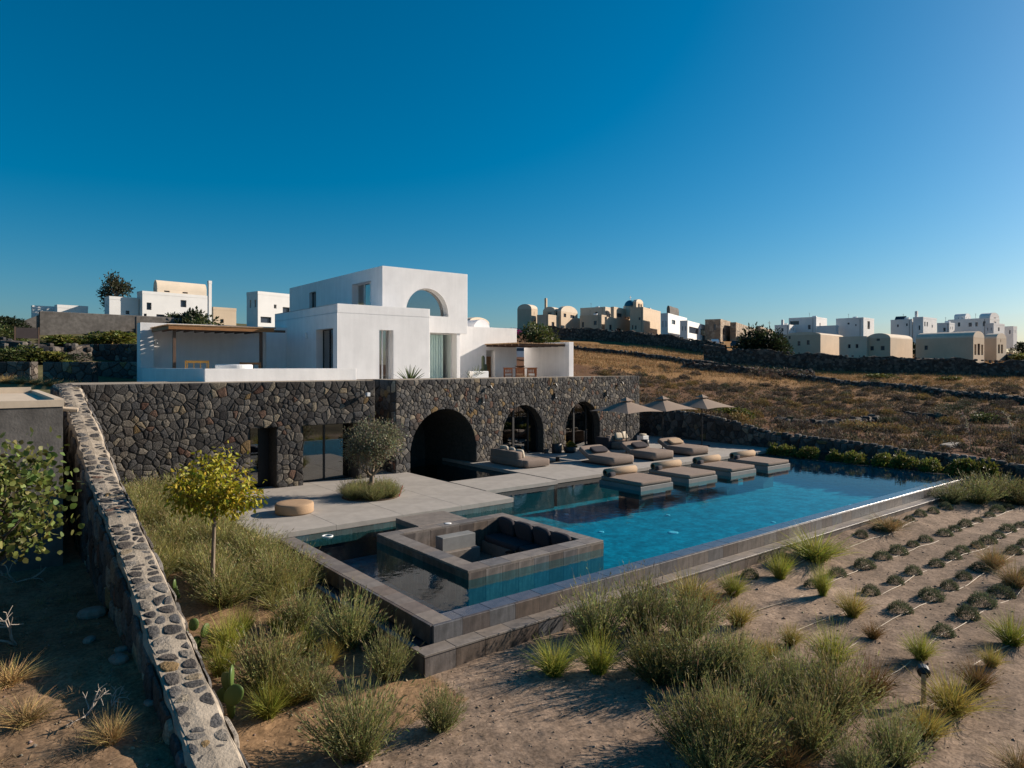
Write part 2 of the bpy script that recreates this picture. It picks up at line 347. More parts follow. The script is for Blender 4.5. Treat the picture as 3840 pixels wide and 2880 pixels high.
def build_ground():
    base = -HEAD  # camera heading measured from +X is pi/2-... : forward = (CA,SA)
    fwd = math.atan2(SA, CA)
    th = np.concatenate([np.linspace(-180, -46, 28)[:-1], np.linspace(-46, 46, 330), np.linspace(46, 180, 28)[1:-1]])
    th = fwd + np.radians(th)
    rr = np.concatenate([[0.3], np.geomspace(2, 6, 12)[:-1], np.geomspace(6, 60, 300)[:-1], np.geomspace(60, 400, 120)[:-1], np.geomspace(400, 9000, 24)])
    T, Rr = np.meshgrid(th, rr); x = Rr * np.cos(T); y = Rr * np.sin(T); z = ground_h(x, y)
    n, m = T.shape
    V = np.stack([x, y, z], -1).reshape(-1, 3)
    idx = np.arange(n * m).reshape(n, m); nx = np.roll(idx, -1, 1)
    F = np.stack([idx[:-1], nx[:-1], nx[1:], idx[1:]], -1).reshape(-1, 4)[:, ::-1]
    # soil colours by area
    d = x * CA + y * SA; r = x * SA - y * CA; px = 1920 + FOC * r / np.maximum(d, 1)
    sand = np.array([.245, .178, .128]); brown = np.array([.125, .07, .037]); left = np.array([.20, .132, .08]); gold = np.array([.26, .145, .058]); red = np.array([.10, .046, .025]); green = np.array([.12, .105, .05])
    n1 = np.clip(.5 + .5 * wav(x, y, 1.1, 5), 0, 1)[..., None]; n2 = np.clip(.5 + .6 * wav(x, y, .22, 15), 0, 1)[..., None]
    c = np.broadcast_to(sand, x.shape + (3,)) * (.74 + .40 * n1) * (.85 + .3 * np.clip(.5 + .6 * wav(x, y, .45, 30), 0, 1)[..., None])
    strip = ((x > 2.2) & (x < 6.0) & (y > 8.6))[..., None]; c = np.where(((y < 1.5) | (d < 4))[..., None], np.array([.085, .068, .04]) * (.7 + .6 * n1), c); c = np.where(strip, np.array([.225, .142, .078]) * (.8 + .4 * n1), c)  # unseen ground behind the camera coloured darker for the door-glass reflections
    c = np.where((x < 2.2)[..., None], left * (.75 + .5 * n1), c)
    fld = ((x > 33.3) | (y - fac_y(x) > .4))[..., None]
    fc = red * (1 - n2) + brown * n2
    gm = np.clip(np.maximum(sm(78, 92, d + 6 * wav(x, y, .1, 7)) * (px > 2000), sm(60, 66, d) * (px > 3000) * .5), 0, 1)[..., None]
    fc = fc * (1 - gm) + gold * gm * (.85 + .3 * n1)
    lg = ((px < 1500) & (y > 24))[..., None]; fc = np.where(lg, green * (.7 + .6 * n1), fc)
    c = np.where(fld, fc, c)
    me = mesh_np('ground', V, F, c.reshape(-1, 3), True)
    mat = mk('earth', attr=True, rough=.95, var=.34, scale=3.2, bump=1., bscale=7, spec=.06, var2=.34, scale2=21)
    return tag(link('ground', me, mat), kind='structure')
build_ground()

# ------------------------------------------------------------------ pool
W = -.15
def tiles(parent, mat, x0, x1, y0, y1, z0, z1, axis, size, gap=.006, name='tile', ch=.004):
    a, b = (x0, x1) if axis == 'x' else (y0, y1)
    n = max(1, round((b - a) / size)); st = (b - a) / n; base = None
    for i in range(n):
        if base is None:
            s = (st - gap) / 2
            w = (s, (y1 - y0) / 2) if axis == 'x' else ((x1 - x0) / 2, s)
            base = MB().box(-w[0], w[0], -w[1], w[1], -(z1 - z0) / 2, (z1 - z0) / 2, ch=ch).mesh(name); base.materials.append(mat)
        o = bpy.data.objects.new(name, base); COL.objects.link(o); o.parent = parent
        jit = .0012 * R0.uniform(-1, 1)
        c = a + (i + .5) * st
        o.location = (c, (y0 + y1) / 2 + (jit if z1 - z0 > .1 else 0), (z0 + z1) / 2 + (jit if z1 - z0 <= .1 else 0)) if axis == 'x' else ((x0 + x1) / 2, c, (z0 + z1) / 2)
PX1 = 31.35
pool = thing('swimming_pool', 'long rectangular infinity pool clad in rusty slate with blue water', 'pool')
b = MB()  # basin shell: floor and walls seen through the water
b.quad((6.4, 10.1, -1.05), (PX1, 10.1, -1.05), (PX1, 27.5, -1.05), (6.4, 27.5, -1.05))
b.build('pool_floor', M['basin'], pool)
box('basin_wall', M['basin'], pool, 6.25, PX1 + .35, 10.03, 10.38, -1.7, W - .045)
box('basin_wall', M['basin_dark'], pool, 6.25, 6.58, 10.382, 18.3, -1.7, W - .045)
box('basin_wall', M['basin'], pool, PX1, PX1 + .32, 10.382, 19.0, -1.7, W - .045)
box('basin_wall', M['basin_dark'], pool, 6.0, 13.75, 17.75, 18.1, -1.7, W - .03)
box('basin_wall', M['basin_dark'], pool, 13.75, 33.0, 19.45, 19.8, -1.7, W - .03)
# rim cladding
tiles(pool, M['tile'], 6.22, 14.0, 9.97, 10.03, -.47, W + .002, 'x', .62)
tiles(pool, M['tile'], 14.0, PX1 + .35, 9.97, 10.03, -.47, W + .002, 'x', .62)
tiles(pool, M['tile'], 6.19, 6.25, 10.04, 17.45, -.47, W + .002, 'y', .62)
tiles(pool, M['tile_top'], 6.255, 6.64, 10.045, 17.45, W - .04, W + .004, 'y', .62)
tiles(pool, M['tile_wet'], 6.255, PX1 + .33, 10.04, 10.42, W - .04, W + .003, 'x', .62)
box('rim_edge', M['tile_wet'], pool, PX1 - .02, PX1 + .30, 10.425, 19.0, W - .04, W + .002)
# lower ledge and overflow channel
box('ledge_core', M['basin_dark'], pool, 5.86, PX1 + .9, 9.68, 9.94, -1.7, -.475)
box('ledge_core', M['basin_dark'], pool, 5.86, 5.95, 9.945, 18.2, -1.7, -.475)
tiles(pool, M['tile_top'], 5.83, PX1 + .9, 9.63, 9.966, -.47, -.435, 'x', .62)
tiles(pool, M['tile'], 5.85, PX1 + .9, 9.645, 9.68, -1.5, -.472, 'x', .62)
tiles(pool, M['tile_top'], 5.83, 5.95, 9.972, 18.2, -.47, -.435, 'y', .62)
tiles(pool, M['tile'], 5.845, 5.86, 9.7, 18.2, -1.5, -.472, 'y', .62)
box('channel_floor', M['basin_dark'], pool, 5.955, 6.24, 9.975, 18.2, -.8, -.52)
cw = MB(); cw.quad((5.952, 9.972, -.485), (6.19, 9.972, -.485), (6.19, 18.2, -.485), (5.952, 18.2, -.485))
tag(cw.build('channel_water', M['water']), kind='structure')
wt = MB()
for x0, x1, y0, y1 in ((6.56, 8.14, 10.36, 15.7), (8.14, 12.13, 10.36, 11.69), (12.13, PX1 + .02, 10.36, 15.7), (6.56, PX1 + .02, 15.7, 19.5), (13.7, 17.9, 19.5, 28.5)):
    wt.quad((x0, y0, W), (x1, y0, W), (x1, y1, W), (x0, y1, W))
tag(wt.build('pool_water', M['water']), kind='structure')
for i, (px, py, r) in enumerate(((2525, 1998, .16), (2255, 1996, .09), (2124, 1930, .09), (2730, 2077, .13), (2505, 1933, .08), (3190, 1895, .09), (2900, 1960, .07), (2420, 2105, .06))):
    x, y = onZ(px, py, W); t = .9 / 4.45
    x, y = x * (1 + t), y * (1 + t)
    x, y = min(max(x, 7), 30.5), min(max(y, 10.8), 18.8)
    m = MB().lathe([(r, 0), (r, .02), (r * .8, .03)], (x, y, -1.05), 20); m.build('pale_disc', M['paint_white'], pool)  # small pale discs set on the pool floor

rx_, ry_ = onZ(1228, 2012, W)
rg = MB(); rg.tube([(rx_ + .13 * math.cos(a), ry_ + .13 * math.sin(a), W + .012) for a in np.linspace(0, 2 * math.pi, 25)], .018, 8, False)
tag(rg.build('skimmer_ring', M['paint_white'], None, True), 'small white ring floating in the pool by the terrace edge', 'ring')
# sunken lounge in the pool
lg = thing('sunken_lounge', 'square sunken seating pit with grey slate walls set in the pool', 'sunken lounge')
X0, X1, Y0, Y1 = 8.12, 12.15, 11.68, 15.72
for (a, b_, c, d) in ((X0 + .01, X1 - .01, Y0 + .01, Y0 + .4), (X0 + .01, X1 - .01, Y1 - .34, Y1 - .01), (X0 + .01, X0 + .4, Y0 + .405, Y1 - .345), (X1 - .36, X1 - .01, Y0 + .405, Y1 - .345)):
    box('pit_wall', M['basin_dark'] if a > 99 else M['tile'], lg, a, b_, c, d, -1.58, -.002)
tiles(lg, M['tile_top'], X0, X1, Y0, Y0 + .45, .0, .045, 'x', .62)
tiles(lg, M['tile_top'], X0, X1, Y1 - .36, Y1, .0, .045, 'x', .62)
tiles(lg, M['tile_top'], X0, X0 + .42, Y0 + .453, Y1 - .363, .0, .045, 'y', .62)
tiles(lg, M['tile_top'], X1 - .38, X1, Y0 + .453, Y1 - .363, .0, .045, 'y', .62)
tiles(lg, M['tile'], X0 + .005, X1 - .005, Y0 - .012, Y0 + .008, -.7, -.004, 'x', .45)
tiles(lg, M['tile'], X0 + .42, X1 - .38, Y1 - .385, Y1 - .345, -.84, -.004, 'x', .45)
tiles(lg, M['tile'], X0 - .012, X0 + .008, Y0 + .005, Y1 - .005, -.7, -.004, 'y', .45)
box('pit_floor', M['tile_top'], lg, X0 + .41, X1 - .37, Y0 + .41, Y1 - .35, -.95, -.85)
box('step', M['tile_top'], lg, X0 + .42, 10.55, 14.62, Y1 - .39, -.848, -.45, ch=.01)
box('seat_base', M['tile_top'], lg, 11.12, X1 - .37, Y0 + .45, Y1 - .39, -.847, -.52, ch=.01)
box('seat_base', M['tile_top'], lg, 9.3, 11.1, Y0 + .45, Y0 + 1.05, -.846, -.52, ch=.01)
o = MB().box(9.48, 10.5, 14.76, 15.1, -.448, -.1, ch=.015).build('bench_block', M['platform'])
tag(o, 'pale concrete bench block standing on the step inside the sunken lounge', 'bench')
for k, (y0, y1) in enumerate(((12.2, 13.75), (13.78, 15.25))):
    o = MB().cushion((11.43, (y0 + y1) / 2, -.44), (.64, y1 - y0, .17), .22).build('seat_cushion', M['fabric_dark'], None, True)
    tag(o, ['charcoal seat cushion at the near end of the sunken lounge bench', 'charcoal seat cushion at the far end of the sunken lounge bench'][k], 'seat cushion', 'seat cushions in the sunken lounge')
for k in range(4):
    o = MB().cushion((11.66, 12.65 + .74 * k, -.13), (.17, .66, .52), .45, ry=math.radians(-14), rz=.06 * (-1) ** k).build('back_cushion', M['fabric_dark'], None, True)
    tag(o, f'charcoal square back cushion, {ORD[3 - k]} from the far corner of the sunken lounge', 'cushion', 'back cushions in the sunken lounge')
st = thing('side_table', 'small round glass side table on the floor of the sunken lounge', 'table', (10.85, 13.6, -.85))
MB().lathe([(.2, .40), (.2, .42)], n=24).build('table_top', M['glass_dark'], st); MB().lathe([(.1, 0), (.03, .03), (.03, .399)], n=12).build('leg', M['black'], st)
tag(MB().lathe([(.02, 0), (.1, .04), (.13, .13), (.1, .22), (.02, .26)], (10.55, 13.95, -.85), 20).build('globe_lantern', M['lampglass'], None, True), 'small round pale lantern on the sunken lounge floor', 'lantern')
o = box('stepping_slab', M['tile_top'], None, 9.5, 11.1, 16.0, 17.25, -.9, -.015, ch=.01)
tag(o, 'dark slate stepping slab between the terrace edge and sunken lounge', 'stepping slab')
tag(MB().lathe([(.09, 0), (.1, .006), (.07, .01)], (10.15, 15.55, .046), 20).build('small_dish', M['paint_white'], None, True), 'small white dish lying on the back wall of the sunken lounge', 'dish')

# ------------------------------------------------------------------ terrace slabs
def paving(name, x0, x1, y0, y1, nx, ny, clip=None):
    t = tag(bpy.data.objects.new(name, None), kind='structure'); COL.objects.link(t)
    sx, sy = (x1 - x0) / nx, (y1 - y0) / ny; g = .004
    me = MB().box(-sx / 2 + g, sx / 2 - g, -sy / 2 + g, sy / 2 - g, -.135, 0, ch=.004).mesh('slab'); me.materials.append(M['concrete'])
    for i in range(nx):
        for j in range(ny):
            o = bpy.data.objects.new('slab', me); COL.objects.link(o); o.parent = t
            o.location = (x0 + (i + .5) * sx, y0 + (j + .5) * sy, .0006 * R0.uniform(-1, 1))
    return t
t1 = paving('terrace', 5.75, 13.95, 17.45, 24.6, 4, 3)
box('terrace_base', M['basin_dark'], t1, 5.80, 13.7, 17.63, 24.0, -1.6, -.137)
t2 = paving('bridge_paving', 14.02, 17.36, 19.05, 21.40, 1, 1)
box('terrace_base', M['basin_dark'], t2, 14.1, 17.3, 19.2, 21.25, -1.6, -.137)
t3 = paving('lounge_terrace', 17.45, 33.05, 19.18, 28.2, 6, 3)
box('terrace_base', M['basin_dark'], t3, 17.6, 33.0, 19.35, 27.9, -1.6, -.137)
tiles(t1, M['tile'], 5.78, 13.9, 17.455, 17.62, -.5, -.138, 'x', .62)
# ------------------------------------------------------------------ stone walls from individual stones
def clip_poly(poly, nx, ny, c):
    out = []; n = len(poly)
    for i in range(n):
        a = poly[i]; b = poly[(i + 1) % n]
        da = a[0] * nx + a[1] * ny - c; db = b[0] * nx + b[1] * ny - c
        if da <= 0: out.append(a)
        if (da < 0 < db) or (db < 0 < da):
            t = da / (da - db); out.append((a[0] + t * (b[0] - a[0]), a[1] + t * (b[1] - a[1])))
    return out
def voronoi(sites, ghosts, bbox):
    S = np.array(list(sites) + list(ghosts)); res = []
    D2 = ((S[:len(sites), None, :] - S[None, :, :]) ** 2).sum(-1)
    order = np.argpartition(D2, 24, axis=1)[:, :24] if len(S) > 24 else np.argsort(D2, 1)
    for i in range(len(sites)):
        p = S[i]; poly = [(bbox[0], bbox[2]), (bbox[1], bbox[2]), (bbox[1], bbox[3]), (bbox[0], bbox[3])]
        for j in sorted(order[i], key=lambda k: D2[i, k]):
            if j == i: continue
            q = S[j]; nx, ny = q - p; c = (q @ q - p @ p) / 2
            poly = clip_poly(poly, nx, ny, c)
            if len(poly) < 3: break
        res.append(poly)
    return res
STONE_PAL = np.array([(.085, .080, .077), (.11, .104, .099), (.14, .131, .123), (.17, .157, .144), (.095, .085, .078), (.13, .113, .10), (.20, .182, .16), (.26, .228, .19), (.075, .072, .073), (.12, .117, .116)])
STONE_ODD = np.array([(.28, .19, .095), (.19, .12, .09), (.30, .24, .165), (.15, .085, .065), (.33, .28, .21)])
def stone_col(r, odd=.09, k=1.0):
    c = STONE_ODD[r.integers(len(STONE_ODD))] if r.random() < odd else STONE_PAL[r.integers(len(STONE_PAL))]
    return c * r.uniform(.8, 1.25) * k
def stone_face(parent, place, L, z0f, z1f, size, ops, proud=.05, nparts=300, seed=1, odd=.09, mortar='mortar', gap=.010, bright=1.0, zsq=1.0, rnd=(.06, .16)):
    """place(s, z, n) -> world point; ops = [(s0,s1,zb,zt,arch)], arch = (c, r, spring)"""
    r = np.random.default_rng(seed); pts = []
    zmax = max(z1f(s) for s in np.linspace(0, L, 30)); zmin = min(z0f(s) for s in np.linspace(0, L, 30))
    ns = int(L / size); nz = max(2, int((zmax - zmin) / (size * zsq)))
    def inside(s, z):
        for (a, b, zb, zt, ar) in ops:
            if ar:
                c, rad, sp = ar
                if a < s < b and zb < z < sp: return True
                if z >= sp and (s - c) ** 2 + (z - sp) ** 2 < rad * rad: return True
            elif a < s < b and zb < z < zt: return True
        return False
    for i in range(ns + 1):
        for j in range(nz + 1):
            s = (i + .5 * (j % 2) + r.uniform(-.46, .46)) * L / ns; z = zmin + (j + r.uniform(-.48, .48)) * (zmax - zmin) / nz
            if s < .04 or s > L - .04: continue
            if z < z0f(s) + .04 or z > z1f(s) - .04 or inside(s, z): continue
            if r.random() < .30: continue
            pts.append((s, z))
    m = size * 1.6; gh_ = []
    for (s, z) in pts:
        if s < m: gh_.append((-s, z))
        if L - s < m: gh_.append((2 * L - s, z))
        if z1f(s) - z < m: gh_.append((s, 2 * z1f(s) - z))
        if z - z0f(s) < m: gh_.append((s, 2 * z0f(s) - z))
        for (a, b, zb, zt, ar) in ops:
            top = ar[2] if ar else zt
            if zb - .05 < z < top + (.2 if ar else .05):
                if 0 <= a - s < m: gh_.append((2 * a - s, z))
                if 0 <= s - b < m: gh_.append((2 * b - s, z))
            if ar:
                c, rad, sp = ar; d = math.hypot(s - c, z - sp)
                if z > sp - .1 and rad <= d < rad + m: k = (2 * rad - d) / d; gh_.append((c + (s - c) * k, sp + (z - sp) * k))
            elif a - .05 < s < b + .05:
                if 0 <= z - zt < m: gh_.append((s, 2 * zt - z))
            if a - .05 < s < b + .05 and 0 <= zb - z < m: gh_.append((s, 2 * zb - z))
    polys = voronoi(pts, gh_, (-1, L + 1, zmin - 1, zmax + 1))
    mort = MB(); items = []
    for (p, poly) in zip(pts, polys):
        if len(poly) < 3: continue
        fixed = []
        for (s, z) in poly:
            s = min(max(s, 0), L); z = min(max(z, z0f(s)), z1f(s))
            for (a, b, zb, zt, ar) in ops:
                if ar:
                    c, rad, sp = ar; d = math.hypot(s - c, z - sp)
                    if z >= sp and d < rad: s, z = c + (s - c) * rad / max(d, .01), sp + (z - sp) * rad / max(d, .01)
                    elif a < s < b and zb < z < sp: s = a if s < c else b
                elif a < s < b and zb < z < zt:
                    e = [(s - a, (a, z)), (b - s, (b, z)), (zt - z, (s, zt))] + ([(z - zb, (s, zb))] if zb > zmin + .1 else [])
                    s, z = min(e)[1]
            fixed.append((s, z))
        mort.add([place(s, z, -.012) for s, z in fixed], [tuple(range(len(fixed)))])
        A = .5 * abs(sum(fixed[i][0] * fixed[(i + 1) % len(fixed)][1] - fixed[(i + 1) % len(fixed)][0] * fixed[i][1] for i in range(len(fixed))))
        items.append((A, p, fixed))
    mort.build('mortar', M[mortar], parent)
    items.sort(key=lambda t: -t[0])
    rest = MB()
    for k, (A, p, poly) in enumerate(items):
        cx = sum(q[0] for q in poly) / len(poly); cz = sum(q[1] for q in poly) / len(poly)
        # densify long edges for rounder stones
        pl = []
        for i in range(len(poly)):
            a, b_ = poly[i], poly[(i + 1) % len(poly)]; d = math.hypot(a[0] - b_[0], a[1] - b_[1])
            if d < .025: continue
            q_ = r.uniform(*rnd); pl.append(((a[0] * (1 - q_) + b_[0] * q_), (a[1] * (1 - q_) + b_[1] * q_))); pl.append(((a[0] * q_ + b_[0] * (1 - q_)), (a[1] * q_ + b_[1] * (1 - q_))))
        if len(pl) < 3: continue
        rad = math.sqrt(max(A, .001)) / 2; pr = proud * r.uniform(.45, 1.25); n = len(pl)
        ring = lambda f, h, j=0.: [place(cx + (s - cx) * f + r.uniform(-j, j), cz + (z - cz) * f + r.uniform(-j, j), h) for s, z in pl]
        f0 = 1 - gap / rad; f1 = 1 - (gap + .010) / rad; f2 = 1 - (gap + .045) / rad
        V = ring(max(f0, .3), -.011) + ring(max(f1, .28), pr * .6) + ring(max(f2, .2), pr, .006)
        tx, tz = r.uniform(-.2, .2), r.uniform(-.2, .2)
        V.append(place(cx + tx * rad, cz + tz * rad, pr * r.uniform(.9, 1.3)))
        F = []
        for lv in (0, n):
            for i in range(n): j = (i + 1) % n; F.append((lv + i, lv + j, lv + n + j, lv + n + i))
        for i in range(n): F.append((2 * n + i, 2 * n + (i + 1) % n, 3 * n))
        col = stone_col(r, odd, bright)
        if k < nparts:
            mb = MB(); mb.add(V, F, col); mb.build('stone', M['stone'], parent)
        else: rest.add(V, F, col)
    if rest.v: tag(rest.build('small_stones', M['stone'], parent), kind='stuff')

def arch_pts(c, r, sp, zb, n=20):
    return [(c - r, zb)] + [(c - r * math.cos(math.pi * i / n), sp + r * math.sin(math.pi * i / n)) for i in range(n + 1)] + [(c + r, zb)]
def reveal(parent, place, pts, depth, mat, name='reveal', n0=0.0):
    m = MB()
    for (a, b) in zip(pts[:-1], pts[1:]):
        m.quad(place(a[0], a[1], n0), place(b[0], b[1], n0), place(b[0], b[1], -depth), place(a[0], a[1], -depth))
    return m.build(name, mat, parent)
def strip_frame(parent, place, pts, w, n0, n1, mat, name='frame', closed=False):
    """a bar of width w following pts (inside), between depths n0 and n1"""
    m = MB(); cs = sum(p[0] for p in pts) / len(pts); cz = sum(p[1] for p in pts) / len(pts)
    inn = []
    for i, p in enumerate(pts):
        a = pts[max(i - 1, 0)]; b = pts[min(i + 1, len(pts) - 1)]
        tx, tz = b[0] - a[0], b[1] - a[1]; l = math.hypot(tx, tz) or 1; nx, nz = tz / l, -tx / l
        if (cs - p[0]) * nx + (cz - p[1]) * nz < 0: nx, nz = -nx, -nz
        inn.append((p[0] + nx * w, p[1] + nz * w))
    for i in range(len(pts) - 1):
        o0, o1, i0, i1 = pts[i], pts[i + 1], inn[i], inn[i + 1]
        V = [place(*q, n) for n in (n0, n1) for q in (o0, o1, i1, i0)]
        m.add(V, [(0, 1, 2, 3), (7, 6, 5, 4), (3, 2, 6, 7), (0, 4, 5, 1)])
    return m.build(name, mat, parent)

ZT = 3.75
# left wing of the facade
fl = thing('stone_facade', 'lower lava-stone facade wing with two rectangular glass doorways', 'stone wall')
plL = lambda s, z, n: (2.45 + s, 24.05 - n, z)
LL = 12.33 - 2.45
opsL = [(5.15, 6.05, -.2, 2.15, None), (7.02, 9.15, -.2, 2.15, None)]
flat = lambda v: (lambda s: v)
stone_face(fl, plL, LL, flat(-.35), flat(ZT), .172, opsL, .026, 300, 3, .08, gap=.004, bright=.50)  # left wing's stone colour lowered because the sun only grazes it
for k, (a, b, zb, zt, _) in enumerate(opsL):
    dep = [.75, .62][k]
    reveal(fl, plL, [(a, 0), (a, zt), (b, zt), (b, 0)], dep + .02, M['mortar'], 'reveal')
    dr = MB(); door = box('glass_door', M['black'], fl, 2.45 + a, 2.45 + b, 24.05 + dep + .03, 24.05 + dep + .06, zt - .06, zt - .005)
    mids = [a + .03, (a + b) / 2, b - .03] if k else [a + .03, a + .55]
    for q in range(len(mids) - 1): MB().box(2.45 + mids[q] + .03, 2.45 + mids[q + 1] - .03, 24.05 + dep + .035, 24.05 + dep + .05, .05, zt - .06).build('pane', M['glass_dark'], door)
    for s in mids: box('door_frame', M['black'], door, 2.45 + s - .035, 2.45 + s + .035, 24.05 + dep, 24.05 + dep + .08, 0.005, zt - .06)
    box('bottom_rail', M['black'], door, 2.45 + a, 2.45 + b, 24.05 + dep + .01, 24.05 + dep + .07, 0.004, .05)
    if not k: box('side_panel', M['black'], door, 2.45 + mids[1] + .036, 2.45 + b, 24.05 + dep + .03, 24.05 + dep + .06, .05, zt - .06)
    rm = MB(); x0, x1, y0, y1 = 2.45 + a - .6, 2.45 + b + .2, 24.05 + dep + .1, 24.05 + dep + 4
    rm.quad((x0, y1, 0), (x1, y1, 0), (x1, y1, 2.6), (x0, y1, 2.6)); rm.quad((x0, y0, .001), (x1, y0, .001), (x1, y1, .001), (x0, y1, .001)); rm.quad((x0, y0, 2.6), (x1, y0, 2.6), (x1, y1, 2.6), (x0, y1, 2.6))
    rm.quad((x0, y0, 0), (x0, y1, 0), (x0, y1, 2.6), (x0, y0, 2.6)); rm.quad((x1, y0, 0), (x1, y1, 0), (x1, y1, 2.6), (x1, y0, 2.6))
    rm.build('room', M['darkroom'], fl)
# wall body behind the stones, in pieces round the openings
for (a, b, z0, z1) in ((0.0, 5.14, -.6, ZT - .01), (6.06, 7.01, -.6, ZT - .01), (9.16, LL, -.6, ZT - .01), (5.14, 6.06, 2.16, ZT - .011), (7.01, 9.16, 2.16, ZT - .011)):
    box('wall_core', M['mortar'], fl, 2.45 + a + .01, 2.45 + b - .01, 24.075, 24.55, z0, z1)
# right wing, turned a few degrees
AR = math.atan(.13); dxr, dyr = math.cos(AR), math.sin(AR)
plR = lambda s, z, n: (13.4 + s * dxr + n * dyr, 24.35 + s * dyr - n * dxr, z)
LR = 17.4
fr_ = thing('stone_facade', 'lower lava-stone facade wing with three arched openings', 'stone wall')
opsR = [(.73, 4.39, -.5, 2.45, (2.56, 1.83, .64)), (6.07, 8.93, -.5, 2.43, (7.5, 1.43, 1.0)), (10.68, 13.54, -.5, 2.43, (12.11, 1.43, 1.0))]
stone_face(fr_, plR, LR, flat(-.35), flat(ZT), .16, opsR, .026, 300, 5, .10, gap=.004, bright=.60)
def oriented_box(name, mat, parent, s0, s1, n0, n1, z0, z1):
    m = MB(); V = [plR(s, z, n) for z in (z0, z1) for n in (n0, n1) for s in (s0, s1)]
    return m.add(V, [(0, 2, 3, 1), (4, 5, 7, 6), (0, 1, 5, 4), (2, 6, 7, 3), (0, 4, 6, 2), (1, 3, 7, 5)]).build(name, mat, parent)
for k, (a, b, zb, zt, (c, r, sp)) in enumerate(opsR):
    ap = arch_pts(c, r, sp, -.4 if k == 0 else 0.0)
    # solid wall thickness: arch reveal
    reveal(fr_, plR, ap, .5 if k else 3.6, M['mortar'] if k else M['stone_plain'] if 'stone_plain' in M else M['mortar'], 'reveal')
    if k == 0:
        oriented_box('passage_wall', M['mortar'], fr_, a - .3, b + .3, -3.7, -3.6, -.5, 3.0)
        reveal(fr_, plR, [(a + .9, .0), (a + .9, 2.2), (a + 2.0, 2.2), (a + 2.0, .0)], 0, M['black'])
        dd = oriented_box('glass_door', M['black'], fr_, 1.55, 1.62, -3.55, -3.5, -.1, 2.1)
        oriented_box('door_frame', M['black'], dd, 2.55, 2.62, -3.55, -3.5, -.1, 2.1); oriented_box('pane', M['glass'], dd, 1.63, 2.54, -3.54, -3.52, 0, 2.1)
        continue
    dep = .42
    fr2 = strip_frame(fr_, plR, ap, .07, -dep + .05, -dep - .05, M['black'], 'arched_door')
    gp = MB(); q = [plR(s, z, -dep) for s, z in arch_pts(c, r - .04, sp, .02)]; gp.add(q, [tuple(range(len(q)))]); gp.build('pane', M['glass_dark'], fr2)
    for s, w in ((c - .3, .06), (c + .75, .03)): oriented_box('mullion', M['black'], fr2, s - w, s + w, -dep - .04, -dep + .04, 0.01, sp + math.sqrt(max(.01, (r - .05) ** 2 - (s - c) ** 2)))
    oriented_box('threshold', M['platform'], fr2, a + .02, b - .02, -dep - .08, -.02, 0.001, .03)
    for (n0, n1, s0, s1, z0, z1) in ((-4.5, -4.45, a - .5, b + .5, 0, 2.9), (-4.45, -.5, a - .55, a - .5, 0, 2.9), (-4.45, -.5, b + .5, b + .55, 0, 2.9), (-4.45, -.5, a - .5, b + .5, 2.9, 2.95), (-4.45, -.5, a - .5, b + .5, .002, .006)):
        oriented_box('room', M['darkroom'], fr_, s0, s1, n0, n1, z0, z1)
for (s0, s1, z0, z1) in ((0, .72, -.6, ZT - .01), (4.41, 6.06, -.6, ZT - .01), (8.94, 10.67, -.6, ZT - .01), (13.55, LR - .01, -.6, ZT - .01), (.72, 4.41, 2.5, ZT - .011), (6.06, 8.94, 2.5, ZT - .011), (10.67, 13.55, 2.5, ZT - .011)):
    oriented_box('wall_core', M['mortar'], fr_, s0 + .01, s1, -.5, -.03, z0, z1)
# side of right wing towards the slot and at its far end
plS = lambda s, z, n: (13.4 - n, 24.37 + s, z)
slot = thing('stone_recess', 'deep shadowed stone slot between the two facade wings', 'stone wall')
stone_face(slot, lambda s, z, n: (12.33 + s, 26.2 - n, z), 1.07, flat(-.2), flat(ZT), .25, [], .05, 80, 8)
stone_face(slot, lambda s, z, n: (13.4 - n, 26.2 - s, z), 1.83, flat(-.2), flat(ZT), .25, [], .05, 0, 9)
box('recess_side', M['mortar'], slot, 12.22, 12.325, 24.1, 26.2, -.3, ZT - .01)
box('recess_floor', M['concrete'], slot, 12.33, 13.4, 24.61, 26.2, -.2, 0.003)
# roof deck over the ground floor
rd = MB(); rd.add([(2.46, 24.1, ZT), (12.33, 24.1, ZT), (12.33, 26.25, ZT), (13.4, 26.25, ZT), (13.4, 24.4, ZT), (30.6, 26.63, ZT), (30.6, 27.2, ZT), (2.46, 27.2, ZT)], [tuple(range(8))])
rd.add([(2.46, 27.2, ZT), (30.6, 27.2, ZT), (30.6, 27.2, 3.4), (2.46, 27.2, 3.4)], [(0, 1, 2, 3)])
rd.build('parapet_top', M['mortar_pale'], fl)
up = tag(MB().box(6.5, 30.6, 27.21, 52, 3.2, 3.45).box(30.602, 32.7, 33.4, 46, 0.2, 3.449).build('upper_terrace', M['concrete']), kind='structure')

